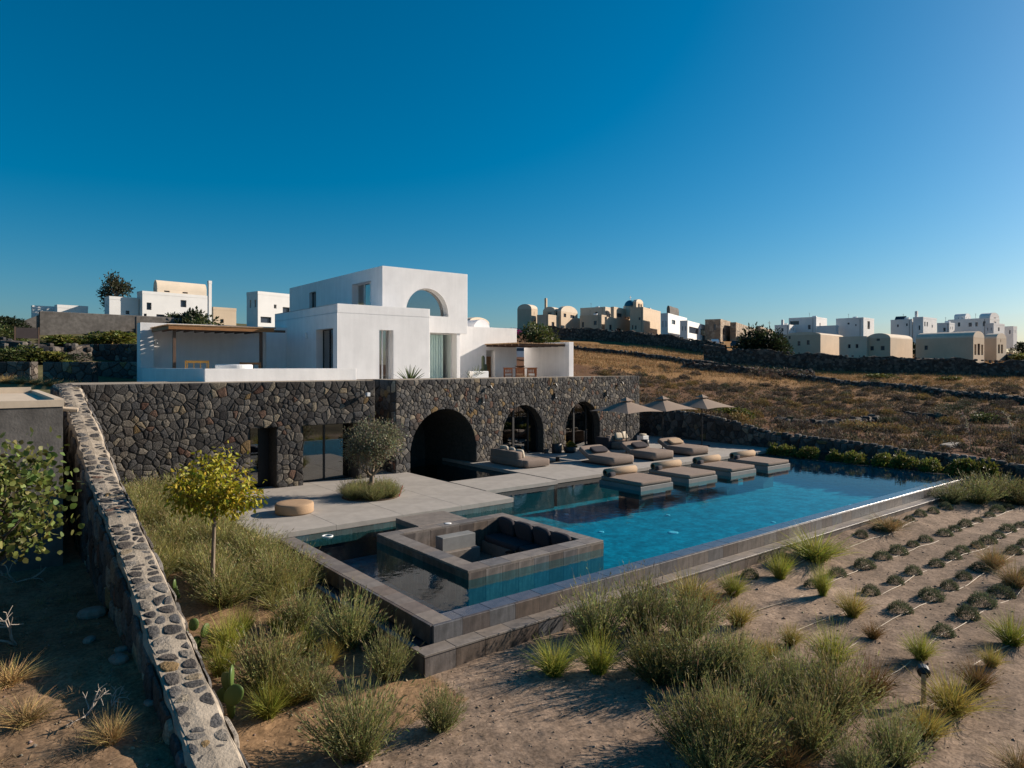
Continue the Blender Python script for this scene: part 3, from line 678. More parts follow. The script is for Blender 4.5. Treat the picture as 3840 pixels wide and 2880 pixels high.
# sloping boundary wall, cobbled top set in pale mortar
bw = thing('boundary_wall', 'low sloping lava-stone wall with pale mortared top running to the foreground', 'stone wall')
ztop = lambda y: float(np.interp(y, [2, 5, 7.8, 10.2, 11.2, 13.2, 16.3, 18.8, 22.3, 24.1], [-.55, -.45, -.15, .46, .83, 1.3, 2.0, 2.83, 3.72, 3.78]))
body = MB(); ys = np.arange(4.0, 24.06, .25)
prof = []
r_ = np.random.default_rng(4)
for y in ys:
    z = ztop(y) + r_.normal(0, .012); w0 = 1.90 + r_.normal(0, .015); w1 = 2.43 + r_.normal(0, .015)
    prof.append([(w0 - .06, y, -1.6), (w0, y, z - .06), (w0 + .05, y, z - .005), (2.16, y, z + .012), (w1 - .05, y, z - .005), (w1, y, z - .06), (w1 + .04, y, -1.6)])
V = [p for q in prof for p in q]; F = []
for i in range(len(prof) - 1):
    for j in range(6): F.append((i * 7 + j, i * 7 + j + 1, (i + 1) * 7 + j + 1, (i + 1) * 7 + j))
F.append(tuple(range(7)))
body.add(V, F).build('wall_body', M['mortar_pale'], bw)
Lw = 19.6
def plT(s, z, n):     # stones on the sloped top: s along the wall, z across
    y = 24.0 - s; return (1.93 + z, y, ztop(y) + .004 + n)
stone_face(bw, plT, Lw, flat(0), flat(.47), .145, [], .016, 300, 12, .06, 'mortar_pale', gap=.020, bright=.72, zsq=.85, rnd=(.18, .34))
stone_face(bw, lambda s, z, n: (1.885 - n, 24.0 - s, z), Lw, lambda s: -.9, lambda s: ztop(24.0 - s) - .05, .30, [], .05, 60, 13, .05, 'mortar', bright=.7)
stone_face(bw, lambda s, z, n: (2.46 + n, 24.0 - s, z), Lw, lambda s: -1.0, lambda s: ztop(24.0 - s) - .05, .30, [], .05, 60, 14, .05, 'mortar', bright=.8)
# far boundary wall behind the pool end
fw = thing('boundary_wall', 'dark dry-stone wall closing off the far end of pool and terrace', 'stone wall')
zfw = lambda y: float(np.interp(y, [0, 8.7, 10.2, 12.5, 15.7, 19.8, 22, 24, 29], [.1, .2, .38, .42, .6, .74, 1.15, 1.45, 1.7]))
stone_face(fw, lambda s, z, n: (33.1 - n, 29 - s, z), 27.0, flat(-.8), lambda s: zfw(29 - s) + .05 * math.sin(s * 7) , .27, [], .06, 300, 21, .06, 'mortar', bright=.7)
cap = MB(); pr2 = []
for y in np.arange(2, 29.01, .3):
    z = zfw(y) + r_.normal(0, .035); pr2.append([(33.12, y, -1), (33.13, y, z), (33.3, y, z + .05), (33.55, y, z - .02), (33.6, y, -1)])
V = [p for q in pr2 for p in q]; F = [(i * 5 + j, i * 5 + j + 1, (i + 1) * 5 + j + 1, (i + 1) * 5 + j) for i in range(len(pr2) - 1) for j in range(4)]
cap.add(V, F).build('wall_body', M['field_stone'], fw)
for y in np.arange(3, 28, .34):
    q = MB(); s_ = r_.uniform(.16, .3); q.cushion((33.3 + r_.normal(0, .05), y, zfw(y) + .05), (s_ * 1.2, s_ * 1.3, s_ * .7), .6, rz=r_.uniform(0, 3), nu=8, nv=5)
    q.c = [tuple(stone_col(r_, .05, .8))] * len(q.v); q.build('coping_stone', M['stone'], fw)
# lamps and small fixtures on the facade
def wall_box(label, s, z, w, h, right=True):
    t = thing('wall_lamp', label, 'lamp', plR(s, z, .05), AR)
    MB().box(-w / 2, w / 2, -.06, .0, -h / 2, h / 2, ch=.005).build('housing', M['black'], t)
    MB().box(-w / 2 + .02, w / 2 - .02, -.068, -.062, -h / 2 + .02, -h / 2 + .05).build('lens', M['lampglass'], t)
wall_box('small black box lamp on the facade right of the big arch', 4.78, 2.78, .13, .26)
wall_box('small black box lamp on the facade between the two glazed arches', 9.8, 2.83, .13, .26)
wall_box('small black box lamp on the facade right of the last arch', 14.15, 2.82, .13, .26)
for k, s in enumerate((5.16, 9.71, 15.46)):
    t = thing('spotlight', ['small black spotlight high on the stone facade beside the big arch', 'small black spotlight high on the facade between the glazed arches', 'small black spotlight high near the far end of the stone facade'][k], 'spotlight', plR(s, 3.38, .03), AR)
    MB().tube([(0, .02, 0), (0, -.10, 0)], .018, 8).build('bracket', M['black'], t); MB().tube([(-.03, -.12, .05), (.03, -.16, -.08)], .05, 12).build('head', M['black'], t)
t = thing('security_camera', 'white box camera on a bracket high on the left facade wing', 'camera', plL(11.93 - 2.45, 3.23, .03))
MB().tube([(0, .02, 0), (0, -.14, 0)], .02, 8).build('bracket', M['paint_white'], t); MB().box(-.06, .06, -.26, -.1, -.07, .07, ch=.01).build('housing', M['paint_white'], t)
# ------------------------------------------------------------------ white villa
def panel(mb, O, d, n, L, z0, z1, ops=(), rev=.3):
    P = lambda s, z, k=0.: (O[0] + d[0] * s + n[0] * k, O[1] + d[1] * s + n[1] * k, z)
    br = {0., L}
    for (a, b, zb, zt, ar) in ops:
        br |= {a, b}
        if ar:
            c, r, sp = ar
            for i in range(1, 20): br.add(c - r * math.cos(math.pi * i / 20))
    br = sorted(br)
    def top(op, s):
        a, b, zb, zt, ar = op
        if not ar: return zt
        c, r, sp = ar; return sp + math.sqrt(max(0, r * r - (s - c) ** 2))
    for a, b in zip(br[:-1], br[1:]):
        if b - a < 1e-6: continue
        mid = (a + b) / 2; op = next((o for o in ops if o[0] < mid < o[1]), None)
        if not op: mb.quad(P(a, z0), P(b, z0), P(b, z1), P(a, z1)); continue
        ta, tb = top(op, a), top(op, b); zb = op[2]
        if zb > z0: mb.quad(P(a, z0), P(b, z0), P(b, zb), P(a, zb))
        mb.quad(P(a, ta), P(b, tb), P(b, z1), P(a, z1))
        mb.quad(P(a, ta), P(b, tb), P(b, tb, -rev), P(a, ta, -rev)); mb.quad(P(a, zb), P(b, zb), P(b, zb, -rev), P(a, zb, -rev))
    for (a, b, zb, zt, ar) in ops:
        t = ar[2] if ar else zt
        for s in (a, b): mb.quad(P(s, zb), P(s, t), P(s, t, -rev), P(s, zb, -rev))
    return P
villa = thing('white_villa', 'white cubic villa with stacked boxes and an arched upper window', 'house')
EX, EY = (1, 0), (0, 1)
lowo_y = [(2.25, 3.02, 3.5, 6.14, None)]; lowo_x = [(.5, 2.6, 3.5, 6.17, None)]
b = MB()
panel(b, (13.9, 31), EX, (0, -1), 5.2, 3.3, 7.34, lowo_y, .42)
panel(b, (13.9, 31), EY, (-1, 0), 8.6, 3.3, 7.34, lowo_x, .42)
b.quad((19.1, 31, 3.3), (19.1, 34, 3.3), (19.1, 34, 7.34), (19.1, 31, 7.34))
for (x0, x1, y0, y1) in ((13.9, 19.1, 31, 31.25), (13.9, 14.15, 31.25, 39.6), (18.85, 19.1, 31.25, 34)):   # parapet inner faces
    b.box(x0 + .002, x1 - .002, y0 + .002, y1 - .002, 6.9, 7.338)
b.quad((14, 31.1, 7.0), (19, 31.1, 7.0), (19, 40, 7.0), (14, 40, 7.0)); b.quad((13.9, 39.6, 3.3), (18, 39.6, 3.3), (18, 39.6, 7.34), (13.9, 39.6, 7.34))
b.build('lower_wall', M['white'], villa)
b = MB()
upo_y = [(1.48, 4.32, 7.24, 8.83, (2.9, 1.42, 7.4))]; upo_x = [(1.43, 3.87, 7.1, 9.19, None), (9.26, 10.4, 8.2, 9.25, None)]
panel(b, (17.9, 34), EX, (0, -1), 5.7, 6.27, 9.87, upo_y, .5)
panel(b, (17.9, 34), EY, (-1, 0), 14.0, 6.27, 9.87, upo_x, .42)
b.quad((23.6, 34, 6.27), (23.6, 48, 6.27), (23.6, 48, 9.87), (23.6, 34, 9.87)); b.quad((17.9, 48, 3.3), (23.6, 48, 3.3), (23.6, 48, 9.87), (17.9, 48, 9.87))
b.quad((17.9, 34, 9.87), (23.6, 34, 9.87), (23.6, 48, 9.87), (17.9, 48, 9.87)); b.quad((19.1, 34, 6.27), (23.6, 34, 6.27), (23.6, 38, 6.27), (19.1, 38, 6.27))
b.build('upper_wall', M['white'], villa)
box('corner_pier', M['white'], villa, 22.86, 23.1, 34.06, 38.0, 3.3, 6.268)
box('side_wall', M['white'], villa, 17.9, 19.3, 38.0, 47.9, 3.3, 6.268)
b = MB(); annex_o = [(4.85, 5.6, 3.46, 5.42, None)]
panel(b, (23.1, 38), EX, (0, -1), 7.55, 3.3, 7.0, annex_o, .5); b.quad((30.65, 38, 3.3), (30.65, 44, 3.3), (30.65, 44, 7), (30.65, 38, 7)); b.quad((23.1, 38, 7), (30.65, 38, 7), (30.65, 44, 7), (23.1, 44, 7))
b.build('annex_wall', M['white'], villa)
v = MB(); n = 14; V = []
for x in (0, 1):
    for i in range(n + 1): V.append((29.4 + .75 * math.cos(math.pi * i / n), 40.5 + 3.2 * x, 7.0 + .75 * math.sin(math.pi * i / n)))
v.add(V, [(i, i + 1, n + 2 + i, n + 1 + i) for i in range(n)] + [tuple(range(n + 1))]); v.build('roof_vault', M['white'], villa)
# windows and doors
def glazed(name, O, d, n, s0, s1, z0, z1, dep, mulls, mat='glass', fm='black', arch=None, panes=True):
    pl = lambda s, z, k: (O[0] + d[0] * s + n[0] * k, O[1] + d[1] * s + n[1] * k, z)
    pts = arch_pts(*arch, z0) if arch else [(s0, z0), (s0, z1), (s1, z1), (s1, z0)]
    w = strip_frame(villa, pl, pts, .06, -dep + .03, -dep - .03, M[fm], name)
    g = MB(); q = [pl(s, z, -dep) for s, z in pts]; g.add(q, [tuple(range(len(q)))]); g.build('pane', M[mat], w)
    for s in mulls:
        m = MB(); V = [pl(s + a, z, -dep + k) for z in (z0, z1) for k in (-.035, .035) for a in (-.035, .035)]
        m.add(V, [(0, 2, 3, 1), (4, 5, 7, 6), (0, 1, 5, 4), (2, 6, 7, 3), (0, 4, 6, 2), (1, 3, 7, 5)]).build('mullion', M[fm], w)
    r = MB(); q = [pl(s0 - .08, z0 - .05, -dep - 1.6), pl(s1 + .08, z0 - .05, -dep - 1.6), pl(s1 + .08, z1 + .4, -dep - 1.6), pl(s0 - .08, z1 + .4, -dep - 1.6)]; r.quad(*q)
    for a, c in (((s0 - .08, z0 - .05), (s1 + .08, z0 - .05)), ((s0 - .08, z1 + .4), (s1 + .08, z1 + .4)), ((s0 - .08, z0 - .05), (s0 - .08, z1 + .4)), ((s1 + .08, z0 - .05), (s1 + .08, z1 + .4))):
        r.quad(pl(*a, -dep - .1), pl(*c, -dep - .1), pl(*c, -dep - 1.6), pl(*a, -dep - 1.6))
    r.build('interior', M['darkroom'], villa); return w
glazed('door', (13.9, 31), EX, (0, -1), 2.25, 3.02, 3.5, 6.14, .40, [2.6], 'glass', 'paint_white')
glazed('door', (13.9, 31), EY, (-1, 0), .5, 2.6, 3.5, 6.17, .40, [1.0, 1.75], 'glass', 'black')
glazed('window', (17.9, 34), EY, (-1, 0), 1.43, 3.87, 7.1, 9.19, .40, [2.2, 3.0], 'glass', 'paint_white')
glazed('window', (17.9, 34), EY, (-1, 0), 9.26, 10.4, 8.2, 9.25, .25, [], 'glass', 'black')
glazed('window', (17.9, 34), EX, (0, -1), 1.48, 4.32, 7.24, 8.83, .42, [], 'glass', 'paint_white', (2.9, 1.42, 7.4))
w = glazed('window', (19.1, 34.3), EX, (0, -1), .1, 3.74, 3.5, 6.25, .3, [], 'glass_clear', 'paint_white')
cu = MB(); V = []; n = 120
for z in (3.5, 6.2):
    for i in range(n + 1): V.append((19.5 + 2.95 * i / n, 34.9 + .06 * math.sin(i * .9) + .025 * math.sin(i * 2.3), z))
cu.add(V, [(i, i + 1, n + 2 + i, n + 1 + i) for i in range(n)]); cu.build('curtain', M['curtain'], w, True)
dr = box('door', M['wood'], villa, 27.96, 28.69, 38.45, 38.49, 3.46, 5.0)
# upper terrace parapet and pergola bay
par = thing('terrace_parapet', 'low white parapet wall along the front of the upper terrace', 'wall')
box('wall_front', M['white'], par, 6.61, 12.49, 26.0, 26.25, 3.3, 4.22); box('wall_side', M['white'], par, 6.61, 6.86, 26.252, 37.68, 3.3, 4.218)
pw = thing('pergola_wall', 'white wall with wide recess behind the left pergola', 'wall')
b = MB(); panel(b, (6.61, 37.7), EX, (0, -1), 7.29, 3.3, 6.47, [(.6, 6.15, 3.44, 6.15, None)], .5)
b.quad((6.61, 37.7, 3.3), (6.61, 38.6, 3.3), (6.61, 38.6, 6.47), (6.61, 37.7, 6.47)); b.quad((6.61, 37.7, 6.47), (13.9, 37.7, 6.47), (13.9, 38.6, 6.47), (6.61, 38.6, 6.47))
b.quad((7.1, 38.2, 3.4), (12.9, 38.2, 3.4), (12.9, 38.2, 6.3), (7.1, 38.2, 6.3)); b.build('wall', M['white'], pw)
tag(MB().lathe([(.01, -.12), (.1, -.1), (.13, 0), (.1, .1), (.01, .12)], (7.35, 38.06, 5.55), 16).build('wall_sconce', M['paint_white'], None, True), 'round white sconce on the recessed wall behind the left pergola', 'lamp')
tag(MB().tube([(13.86, 34.68, 5.78), (13.80, 34.68, 5.84), (13.80, 34.68, 6.05)], .06, 12).build('wall_sconce', M['paint_white']), 'small white sconce on the shaded side of the lower villa box', 'lamp')
pg = thing('pergola', 'timber pergola with brown beams and cane roof against white recess wall', 'pergola')
for k, (x, y) in enumerate(((7.4, 34.3), (11.35, 34.3))): box('post', M['wood_dark'], pg, x - .065, x + .065, y - .065, y + .065, 3.452, 5.995)
box('front_beam', M['wood'], pg, 7.1, 11.9, 34.0, 34.1, 6.0, 6.17); box('side_beam', M['wood'], pg, 7.1, 7.2, 34.102, 37.69, 6.0, 6.168); box('side_beam', M['wood_dark'], pg, 11.6, 12.65, 34.5, 34.62, 6.02, 6.14)
for x in np.arange(7.6, 11.9, .5): box('joist', M['wood_dark'], pg, x - .04, x + .04, 34.102, 37.69, 6.03, 6.16)
for y in np.arange(34.0, 37.6, .12): MB().tube([(7.02, y, 6.20 + R0.uniform(-.006, .006)), (11.98, y, 6.20 + R0.uniform(-.006, .006))], .032, 6).build('cane', M['cane'], pg)
pg2 = thing('pergola', 'cane-roofed pergola shading the dining table by the right white wall', 'pergola')
box('wall', M['white'], pg2, 32.0, 32.42, 34.0, 38.8, 3.2, 5.97)
for y in np.linspace(34.45, 38.0, 6): box('joist', M['wood_dark'], pg2, 27.95, 31.998, y - .06, y + .06, 5.66, 5.78)
for x in np.arange(27.85, 31.98, .11): MB().tube([(x, 34.25 + R0.uniform(-.08, .08), 5.82 + R0.uniform(-.012, .012)), (x, 38.3 + R0.uniform(-.05, .05), 5.82)], .034, 6).build('cane', M['cane'], pg2)
# upper terrace furniture
def chair(name, label, cat, loc, rz, mat, w=.55, d=.52, sh=.45, bh=.95, slats=4, group=None):
    t = thing(name, label, cat, loc, rz, group)
    MB().box(-w / 2, w / 2, -d / 2, d / 2, sh - .05, sh, ch=.01).build('seat', mat, t)
    for sx in (-1, 1):
        for sy in (-1, 1):
            h = bh if sy > 0 else sh - .051
            x = sx * (w / 2 - .03); MB().box(x - .025, x + .025, sy * (d / 2 - .03) - .025, sy * (d / 2 - .03) + .025, 0, h).build('leg', mat, t)
    br = MB().box(-w / 2 + .056, w / 2 - .056, d / 2 - .05, d / 2 - .01, bh - .12, bh - .01).build('backrest', mat, t)
    for k in range(slats):
        x = -w / 2 + .1 + (w - .2) * k / (slats - 1); MB().box(x - .018, x + .018, d / 2 - .045, d / 2 - .02, sh + .001, bh - .121).build('slat', mat, br)
    MB().box(-w / 2 + .056, w / 2 - .056, d / 2 - .045, d / 2 - .02, .18, .22).build('stretcher', mat, t)
    return t
chair('armchair', 'yellow timber chair beside the left pergola post', 'chair', (8.1, 33.0, 3.45), math.radians(160), M['wood_yellow'], 1.0, .6, .45, 1.12)
chair('armchair', 'brown timber chair right of the white round table under pergola', 'chair', (10.45, 33.2, 3.45), math.radians(170), M['wood'], .95, .6, .45, 1.05)
t = thing('round_table', 'white round drum table on the upper terrace behind the parapet', 'table', (8.8, 30, 3.45)); MB().lathe([(.25, 0), (.25, .62)], n=24).build('pedestal', M['paint_white'], t); MB().lathe([(.70, .622), (.74, .66), (.74, .90), (.70, .93)], n=40).build('table_top', M['paint_white'], t)
t = thing('dining_table', 'reddish timber dining table under the right cane pergola', 'table', (29.0, 35.6, 3.45), math.radians(-38)); MB().box(-1.15, 1.15, -.45, .45, .72, .77, ch=.01).build('table_top', M['wood_red'], t)
for sx in (-1, 1):
    for sy in (-1, 1): MB().box(sx * 1.05 - .05, sx * 1.05 + .05, sy * .36 - .05, sy * .36 + .05, 0, .719).build('leg', M['wood_red'], t)
ca2, sa2 = math.cos(math.radians(-38)), math.sin(math.radians(-38))
for k, (lx, ly, rz) in enumerate(((-.8, -.62, 180), (0, -.62, 180), (.8, -.62, 180), (-.8, .62, 0), (0, .62, 0), (.8, .62, 0))):
    chair('dining_chair', ['left', 'middle', 'right'][k % 3].replace('left', 'leftmost').replace('right', 'rightmost') + ' reddish timber dining chair on the ' + ('near' if k < 3 else 'far') + ' side of the dining table', 'chair', (29.0 + lx * ca2 - ly * sa2, 35.6 + lx * sa2 + ly * ca2, 3.45), math.radians(rz - 38), M['wood_red'], .6, .5, .44, .76, 5, 'dining chairs under the cane pergola')
tag(MB().lathe([(.1, 0), (.3, .05), (.36, .12), (.33, .12), (.2, .06)], (29.0, 35.6, 4.222), 24).build('bowl', M['wood_dark'], None, True), 'wide dark bowl standing on the reddish dining table', 'bowl')
# ------------------------------------------------------------------ terrace furniture
oc = onZ(1104, 1922, 0)
t = MB().lathe([(.50, .0), (.54, .02), (.55, .05), (.55, .25), (.535, .285), (.50, .30), (.3, .303), (.02, .304)], (oc[0], oc[1], .002), 48).build('ottoman', M['ottoman'], None, True)
tag(t, 'round camel fabric ottoman standing alone on the grey terrace', 'ottoman')
bedx = (18.7, 21.4, 24.08, 26.72)
wh = ['nearest', 'second', 'third', 'farthest']
for k, x in enumerate(bedx):
    t = thing('floating_daybed', f'taupe daybed on a grey plinth in the water, {wh[k]} of four in the pool', 'daybed', (x + .88, 17.15 - .04 * k, W), 0, 'daybeds standing in the pool')
    MB().box(-.9, .9, -1.02, 1.02, -.12, .155, ch=.012).build('plinth', M['platform'], t); MB().box(-.4, .4, -.5, .5, -.895, -.121).build('support', M['basin_dark'], t)
    mt = MB().cushion((0, 0, .235), (1.78, 2.0, .155), .1, nu=32, nv=8).build('mattress', M['fabric'], t, True)
    MB().tube([(-.84, .78, .44), (-.82, .78, .44), (.80, .76, .44), (.84, .76, .44)], [.10, .15, .15, .11], 16).build('bolster', M['fabric_light'], t, True)
    MB().cushion((-.62, .66, .37), (.46, .2, .22), .6, rz=.3).build('pillow', M['fabric_dark'], t, True)
for k, (x, y) in enumerate(((22.2, 21.15), (24.95, 21.15), (27.65, 21.15))):
    t = thing('daybed', f'thick taupe daybed on the terrace, {ORD[k]} of three from the sofa', 'daybed', (x, y, 0), 0, 'daybeds on the terrace under the parasols')
    MB().box(-.68, .68, -.95, .9, 0.0, .07).build('frame', M['black'], t)
    MB().cushion((0, -.28, .24), (1.5, 1.5, .34), .22, nu=32, nv=10).build('mattress', M['fabric'], t, True)
    MB().cushion((0, .68, .42), (1.48, .9, .22), .25, rx=math.radians(28), nu=32, nv=10).build('headrest', M['fabric'], t, True)
    MB().cushion((.05, .52, .56), (.95, .42, .13), .4, rx=math.radians(28)).build('pillow', M['fabric_dark'] if k != 2 else M['fabric_light'], t, True)
for k, (x, y) in enumerate(((25.15, 22.65), (27.85, 22.6), (30.95, 22.45))):
    t = thing('parasol', f'square taupe parasol on a black pole, {["nearest", "middle", "farthest"][k]} of three on the terrace', 'parasol', (x, y, 0), 0, 'parasols on the terrace')
    MB().box(-.3, .3, -.3, .3, 0.001, .06, ch=.01).build('base', M['black'], t); MB().tube([(0, 0, .06), (0, 0, 2.72)], .028, 12).build('pole', M['black'], t)
    cv = MB(); S = 1.27; N_ = 8; V = []; F = []
    for i in range(N_ + 1):       # concentric square rings, sagging between corner ribs
        f = .10 + .90 * i / N_; z = 2.66 - .56 * f ** .85
        for q in range(4):
            for j in range(6):
                u = j / 6; a = [(-1, -1), (1, -1), (1, 1), (-1, 1)][q]; c = [(1, -1), (1, 1), (-1, 1), (-1, -1)][q]
                sag = .055 * f * math.sin(math.pi * u); pull = 1 - .05 * math.sin(math.pi * u) * f
                V.append(((a[0] * (1 - u) + c[0] * u) * S * f * pull, (a[1] * (1 - u) + c[1] * u) * S * f * pull, z + sag))
    for i in range(N_):
        for q in range(24): q2 = (q + 1) % 24; F.append((i * 24 + q, i * 24 + q2, (i + 1) * 24 + q2, (i + 1) * 24 + q))
    cv.add(V, F); o = cv.build('canopy', M['canopy'], t, False)
    cp = MB(); cp.add([(-.26, -.26, 2.63), (.26, -.26, 2.63), (.26, .26, 2.63), (-.26, .26, 2.63), (0, 0, 2.80)], [(0, 1, 4), (1, 2, 4), (2, 3, 4), (3, 0, 4)]); cp.build('vent_cap', M['canopy'], o)
    for a in ((-1, -1), (1, -1), (1, 1), (-1, 1)):
        rb = MB().tube([(a[0] * .03, a[1] * .03, 2.58), (a[0] * S * .97, a[1] * S * .97, 2.085)], .012, 6).build('rib', M['black'], t); MB().tube([(0, 0, 2.05), (a[0] * .62, a[1] * .62, 2.32)], .009, 6).build('strut', M['black'], rb)
def lounge_sofa(label, loc, rz, Lb, pil, chaise=True):
    t = thing('outdoor_sofa', label, 'sofa', loc, rz)
    MB().cushion((.55, 0, .19), (1.1, Lb, .32), .14, nu=28).build('seat', M['fabric'], t, True)
    MB().cushion((.16, .1, .40), (.30, Lb * .84, .50), .16, nu=28).build('backrest', M['fabric'], t, True)
    if chaise: MB().cushion((.75, -Lb / 2 + .1, .185), (1.3, .7, .30), .14, nu=28).build('chaise', M['fabric'], t, True)
    for k, (x, y, z, s, a) in enumerate(pil): MB().cushion((x, y, z), (.16, s, .40), .45, ry=math.radians(-18), rz=a).build('pillow', M['fabric_pale'], t, True)
    return t
lounge_sofa('taupe outdoor sofa with chaise and pale pillows beside the first glazed arch', (18.2, 23.4, 0), .0, 2.3, ((.42, .55, .60, .5, .1), (.44, .0, .57, .48, -.2), (.45, -.5, .52, .42, .3)))
lounge_sofa('far taupe outdoor sofa with pale cushions near the end of the facade', (26.9, 25.2, 0), math.radians(-80), 1.9, ((.42, .5, .62, .5, .1), (.44, -.1, .6, .48, -.2)), False)
t = thing('armchair', 'dark low armchair in shade left of the far sofa', 'armchair', (26.1, 24.9, 0), .2); MB().cushion((0, 0, .2), (.8, .8, .36), .15).build('seat', M['fabric_dark'], t, True); MB().cushion((-.3, 0, .42), (.22, .8, .42), .2).build('backrest', M['fabric_dark'], t, True)
t = thing('side_table', 'white draped side table right of the far sofa', 'table', (29.0, 24.9, 0)); MB().box(-.22, .22, -.22, .22, 0, .5, ch=.02).build('drape', M['paint_white'], t); MB().cushion((0, 0, .55), (.36, .3, .1), .4).build('towel', M['fabric_pale'], t, True)
tag(MB().lathe([(.2, 0), (.22, .02), (.22, .36), (.19, .38)], (28.35, 24.2, 0), 24).build('drum_stool', M['pot'], None, True), 'dark round drum stool in front of the far sofa', 'stool')
t = thing('coffee_table', 'long oval low table with black legs between sofa and daybeds', 'table', (20.3, 23.1, 0), math.radians(-25)); V = [(1.0 * math.cos(a), .5 * math.sin(a), z) for z in (.27, .31) for a in np.linspace(0, 2 * math.pi, 40, endpoint=False)]
MB().add(V, [tuple(range(40)), tuple(range(79, 39, -1))] + [(i, (i + 1) % 40, 40 + (i + 1) % 40, 40 + i) for i in range(40)]).build('table_top', M['platform'], t)
for x, y in ((-.6, 0), (.6, .1)): MB().lathe([(.09, 0), (.09, .269)], (x, y, 0), 16).build('leg', M['black'], t)
# ------------------------------------------------------------------ village and hillside walls
def solve_len(px, c, d, ):
    """length along direction d from point c to the sight line through column px"""
    a, b, _ = ray(px); det = d[0] * -b + a * d[1]
    if abs(det) < 1e-6: return 3.
    L = (c[0] * b - c[1] * a) / det
    return float(min(max(L, .4), 45.))
def house(name, label, cat, pxC, d, pxL, pxR, yb, yt, mat='white_far', roof='flat', rise=0., rot=20, winL=(), winR=(), wood='glass_dark', chim=None, deepL=None, deepR=None, group=None):
    c = at(pxC, d); r = math.radians(rot); dX = (math.cos(r), math.sin(r)); dY = (-math.sin(r), math.cos(r))
    LX = deepR or solve_len(pxR, c, dX); LY = deepL or solve_len(pxL, c, dY)
    zb, zt = zat(yb, d), zat(yt, d); h = zt - zb
    if mat in ('white_far', 'cream_far') and cat == 'house':     # a few more openings, as lived-in houses have
        q = random.Random(int(pxC)); winR = list(winR) or [(u, u + .11, .42, .72) for u in (.18 + q.uniform(-.05, .05), .55 + q.uniform(-.06, .06))]; winL = list(winL) or [(u, u + .09, .42, .7) for u in (.25, .62 + q.uniform(-.06, .06))]
    t = thing(name, label, cat, (c[0], c[1], zb), r, group); m = MB()
    oR = [(u0 * LX, u1 * LX, v0 * h, v1 * h, None) for (u0, u1, v0, v1) in winR]; oL = [(u0 * LY, u1 * LY, v0 * h, v1 * h, None) for (u0, u1, v0, v1) in winL]
    panel(m, (0, 0), (1, 0), (0, -1), LX, -3, h, oR, .22); panel(m, (0, 0), (0, 1), (-1, 0), LY, -3, h, oL, .22)
    m.quad((LX, 0, -3), (LX, LY, -3), (LX, LY, h), (LX, 0, h)); m.quad((0, LY, -3), (LX, LY, -3), (LX, LY, h), (0, LY, h)); m.quad((0, 0, h), (LX, 0, h), (LX, LY, h), (0, LY, h))
    m.build('wall', M[mat], t)
    for P, ops in ((lambda s, z, k: (s, .2 + k, z), oR), (lambda s, z, k: (.2 + k, s, z), oL)):
        for (a, b, z0, z1, _) in ops:
            f = MB(); V = [P(*q) for q in ((a, z0, 0), (b, z0, 0), (b, z1, 0), (a, z1, 0))]; w = min(.09, (b - a) * .12)
            Vi = [P(*q) for q in ((a + w, z0 + w, 0), (b - w, z0 + w, 0), (b - w, z1 - w, 0), (a + w, z1 - w, 0))]
            f.add(V + Vi, [(0, 1, 5, 4), (1, 2, 6, 5), (2, 3, 7, 6), (3, 0, 4, 7)]); wo_ = f.build('window', M['paint_dark'], t)
            g = MB(); g.quad(*[P(*q) for q in ((a, z0, .03), (b, z0, .03), (b, z1, .03), (a, z1, .03))]); g.build('pane', M['solar'], wo_)
    if roof != 'flat':
        n = 12; V = []; L2, Wd = (LX, LY) if roof == 'vx' else (LY, LX)
        for e in (-.01, L2 + .01):
            for i in range(n + 1):
                a = math.pi * i / n; q = Wd / 2 * (1 - math.cos(a)); z = h + rise * math.sin(a) + .005
                V.append((e, q, z) if roof == 'vx' else (q, e, z))
        m = MB().add(V, [(i, i + 1, n + 2 + i, n + 1 + i) for i in range(n)] + [tuple(range(n + 1)), tuple(range(2 * n + 1, n, -1))]); m.build('vaulted_roof', M[mat] if mat != 'beige_far' else M['cream_far'], t)
    else:
        w = .25; m = MB()
        for (x0, x1, y0, y1) in ((-.02, LX + .02, -.02, w), (-.02, LX + .02, LY - w, LY + .02), (-.02, w, w + .002, LY - w - .002), (LX - w, LX + .02, w + .002, LY - w - .002)): m.box(x0, x1, y0, y1, h - .12, h + .28)
        m.build('roof_parapet', M[mat], t)
    if cat == 'house' and roof == 'flat' and mat != 'rubble' and LX > 2.5 and LY > 2.5:     # rooftop clutter
        q = random.Random(int(pxC) + 5); x_, y_ = LX * q.uniform(.3, .75), LY * q.uniform(.2, .5)
        MB().tube([(x_, y_ - .5, h + .45), (x_, y_ + .5, h + .45)], .32, 12).build('water_tank', M['paint_white'], t)
        x2, y2 = LX * q.uniform(.2, .8), LY * q.uniform(.2, .8); MB().tube([(x2, y2, h), (x2, y2, h + 1.7)], .03, 5).tube([(x2 - .45, y2, h + 1.6), (x2 + .45, y2, h + 1.6)], .02, 4).tube([(x2 - .3, y2, h + 1.35), (x2 + .3, y2, h + 1.35)], .02, 4).build('aerial', M['black'], t)
        MB().tube([(-.05, LY * .12, -1), (-.05, LY * .12, h)], .05, 6).build('drainpipe', M['platform'], t)
    if chim: MB().box(chim[0] * LX - .28, chim[0] * LX + .28, chim[1] * LY - .28, chim[1] * LY + .28, h - .2, h + chim[2], ch=.1).build('chimney', M[mat], t)
    return t
H = house
